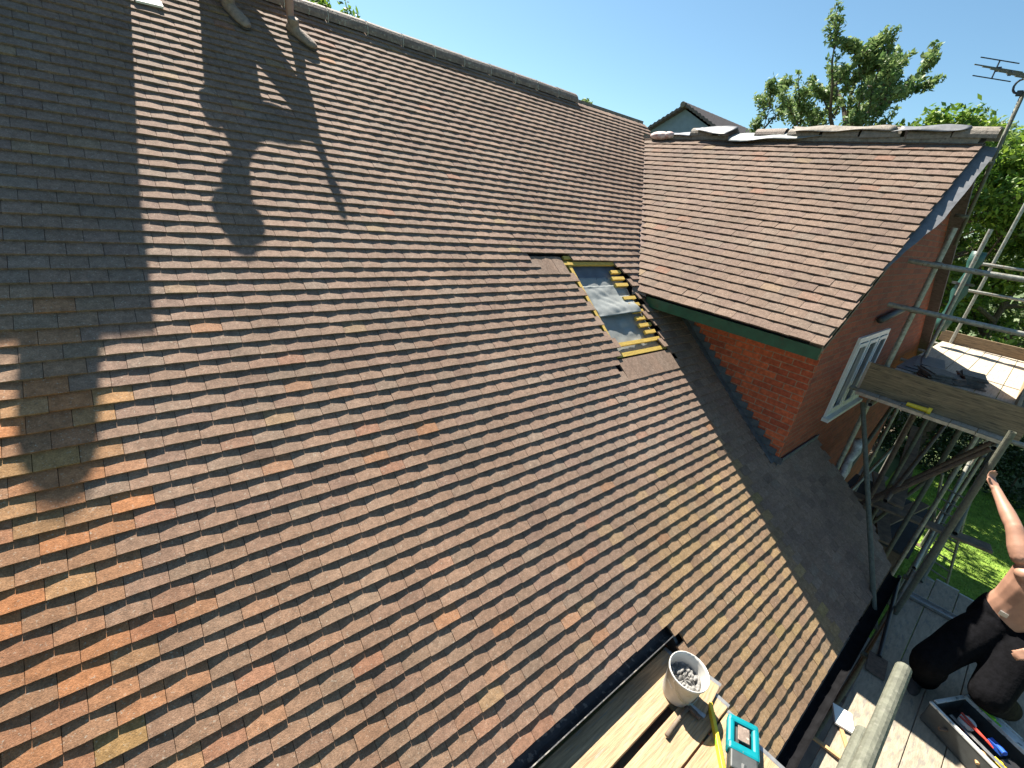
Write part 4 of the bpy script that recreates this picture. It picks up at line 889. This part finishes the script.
for k_, (an, kn) in enumerate(legs):
    h_ = hip+Vector((-.09 if k_ == 0 else .09, -.02, -.02)); limb(body, h_, kn, .085, .056); limb(body, kn, an, .054, .036, 1.15); limb(body, an, Vector(an)+Vector((0, -.02, -.06)), .036, .034)
sl, sr = chest+Vector((-.17, 0, .10)), chest+Vector((.19, 0, .10))
el, wl = Vector((.86, 5.96, RZ+.18)), Vector((1.0, 5.80, RZ+.04)); limb(body, sl, el, .052, .04); limb(body, el, wl, .04, .027); hand(body, wl, wl-el, (0, 0, -1), curl=.5)
er, wr = Vector((1.70, 6.0, RZ+.30)), Vector((1.745, 6.02, RZ+.56)); limb(body, sr, er, .052, .04); limb(body, er, wr, .04, .027); hand(body, wr, wr-er, (0, -1, 0), curl=.35, side=-1)
fuse('body', body, M['skin'], p2, vox=.0095, it=3)
sh_ = MB(); sh_.loft([(hip+up_*.06, .175, .13, sb, fb), (hip-Vector((0, 0, .1)), .18, .14, sb, fb)])
for k_, (an, kn) in enumerate(legs): h_ = hip+Vector((-.09 if k_ == 0 else .09, -.02, -.02)); limb(sh_, h_, h_.lerp(kn, .85), .125, .095)
fuse('shorts', sh_, M['grey_cloth'], p2, vox=.012)
tt_ = MB(); tt_.loft([(hip+up_*.02, .225, .15, sb, fb), (hip.lerp(chest, .45), .215, .145, sb, fb), (hip.lerp(chest, .85), .22, .145, sb, fb), (chest+up_*.07, .215, .135, sb, fb), (chest.lerp(neck, .7), .115, .09, sb, fb)])
limb(tt_, sl, sl.lerp(el, .6), .066, .058); limb(tt_, sr, sr.lerp(er, .6), .066, .058); fuse('t_shirt', tt_, M['shirt'], p2, vox=.012)
b = MB(); b.ellip(hc+Vector((0, .03, .03)), (.085, .10, .095)); b.build('hair', M['hair'], p2, smooth=True)
b = MB(); hn = Vector((-.1, -.45, .9)).normalized(); b.tube(hc+hn*.05, hc+hn*.06, .165, .155, n=24); b.tube(hc+hn*.06, hc+hn*.12, .10, .085, n=24); b.build('shadow_hat', M['grey_cloth'], p2)  # unseen hat, added so the head throws a broader shadow
for i, (an, dr) in enumerate((((1.17, 5.98, 1.235), Vector((.36, -.62, -.50))), ((1.74, 5.95, 1.20), Vector((.50, -.55, -.42))))):
    an = Vector(an); dr = dr.normalized(); nrm = Vector((0, -math.sin(PM), math.cos(PM))); sd2 = dr.cross(nrm).normalized(); nrm = sd2.cross(dr).normalized()
    if nrm.z < 0: nrm = -nrm
    M3 = Matrix((sd2, dr, nrm)).transposed(); b = MB()
    b.loft([(an-dr*.085, .036, .040, sd2, nrm), (an-dr*.03, .050, .054, sd2, nrm), (an+dr*.06, .056, .050, sd2, nrm), (an+dr*.15, .064, .040, sd2, nrm), (an+dr*.22, .054, .030, sd2, nrm), (an+dr*.255, .03, .018, sd2, nrm)])
    b.tube(an-dr*.02+nrm*.02, an-dr*.035+nrm*.10, .054, .052, n=14)
    sho = fuse('shoe', b, M['boot'], p2, vox=.007)
    b = MB(); b.loft([(an-dr*.095-nrm*.044, .038, .010, sd2, nrm), (an-nrm*.046, .052, .012, sd2, nrm), (an+dr*.15-nrm*.038, .067, .012, sd2, nrm), (an+dr*.26-nrm*.026, .032, .008, sd2, nrm)]); b.build('sole', M['sole'], p2, smooth=True)

# the walkway items sit a little nearer than first drafted
for o_ in list(COL.objects):
    if o_.parent is None and o_.get('category') and abs(o_.location.z-DR) < .02 and o_.name.split('.')[0] not in ('scaffold_board',):
        o_.location.x *= .956; o_.location.y *= .956
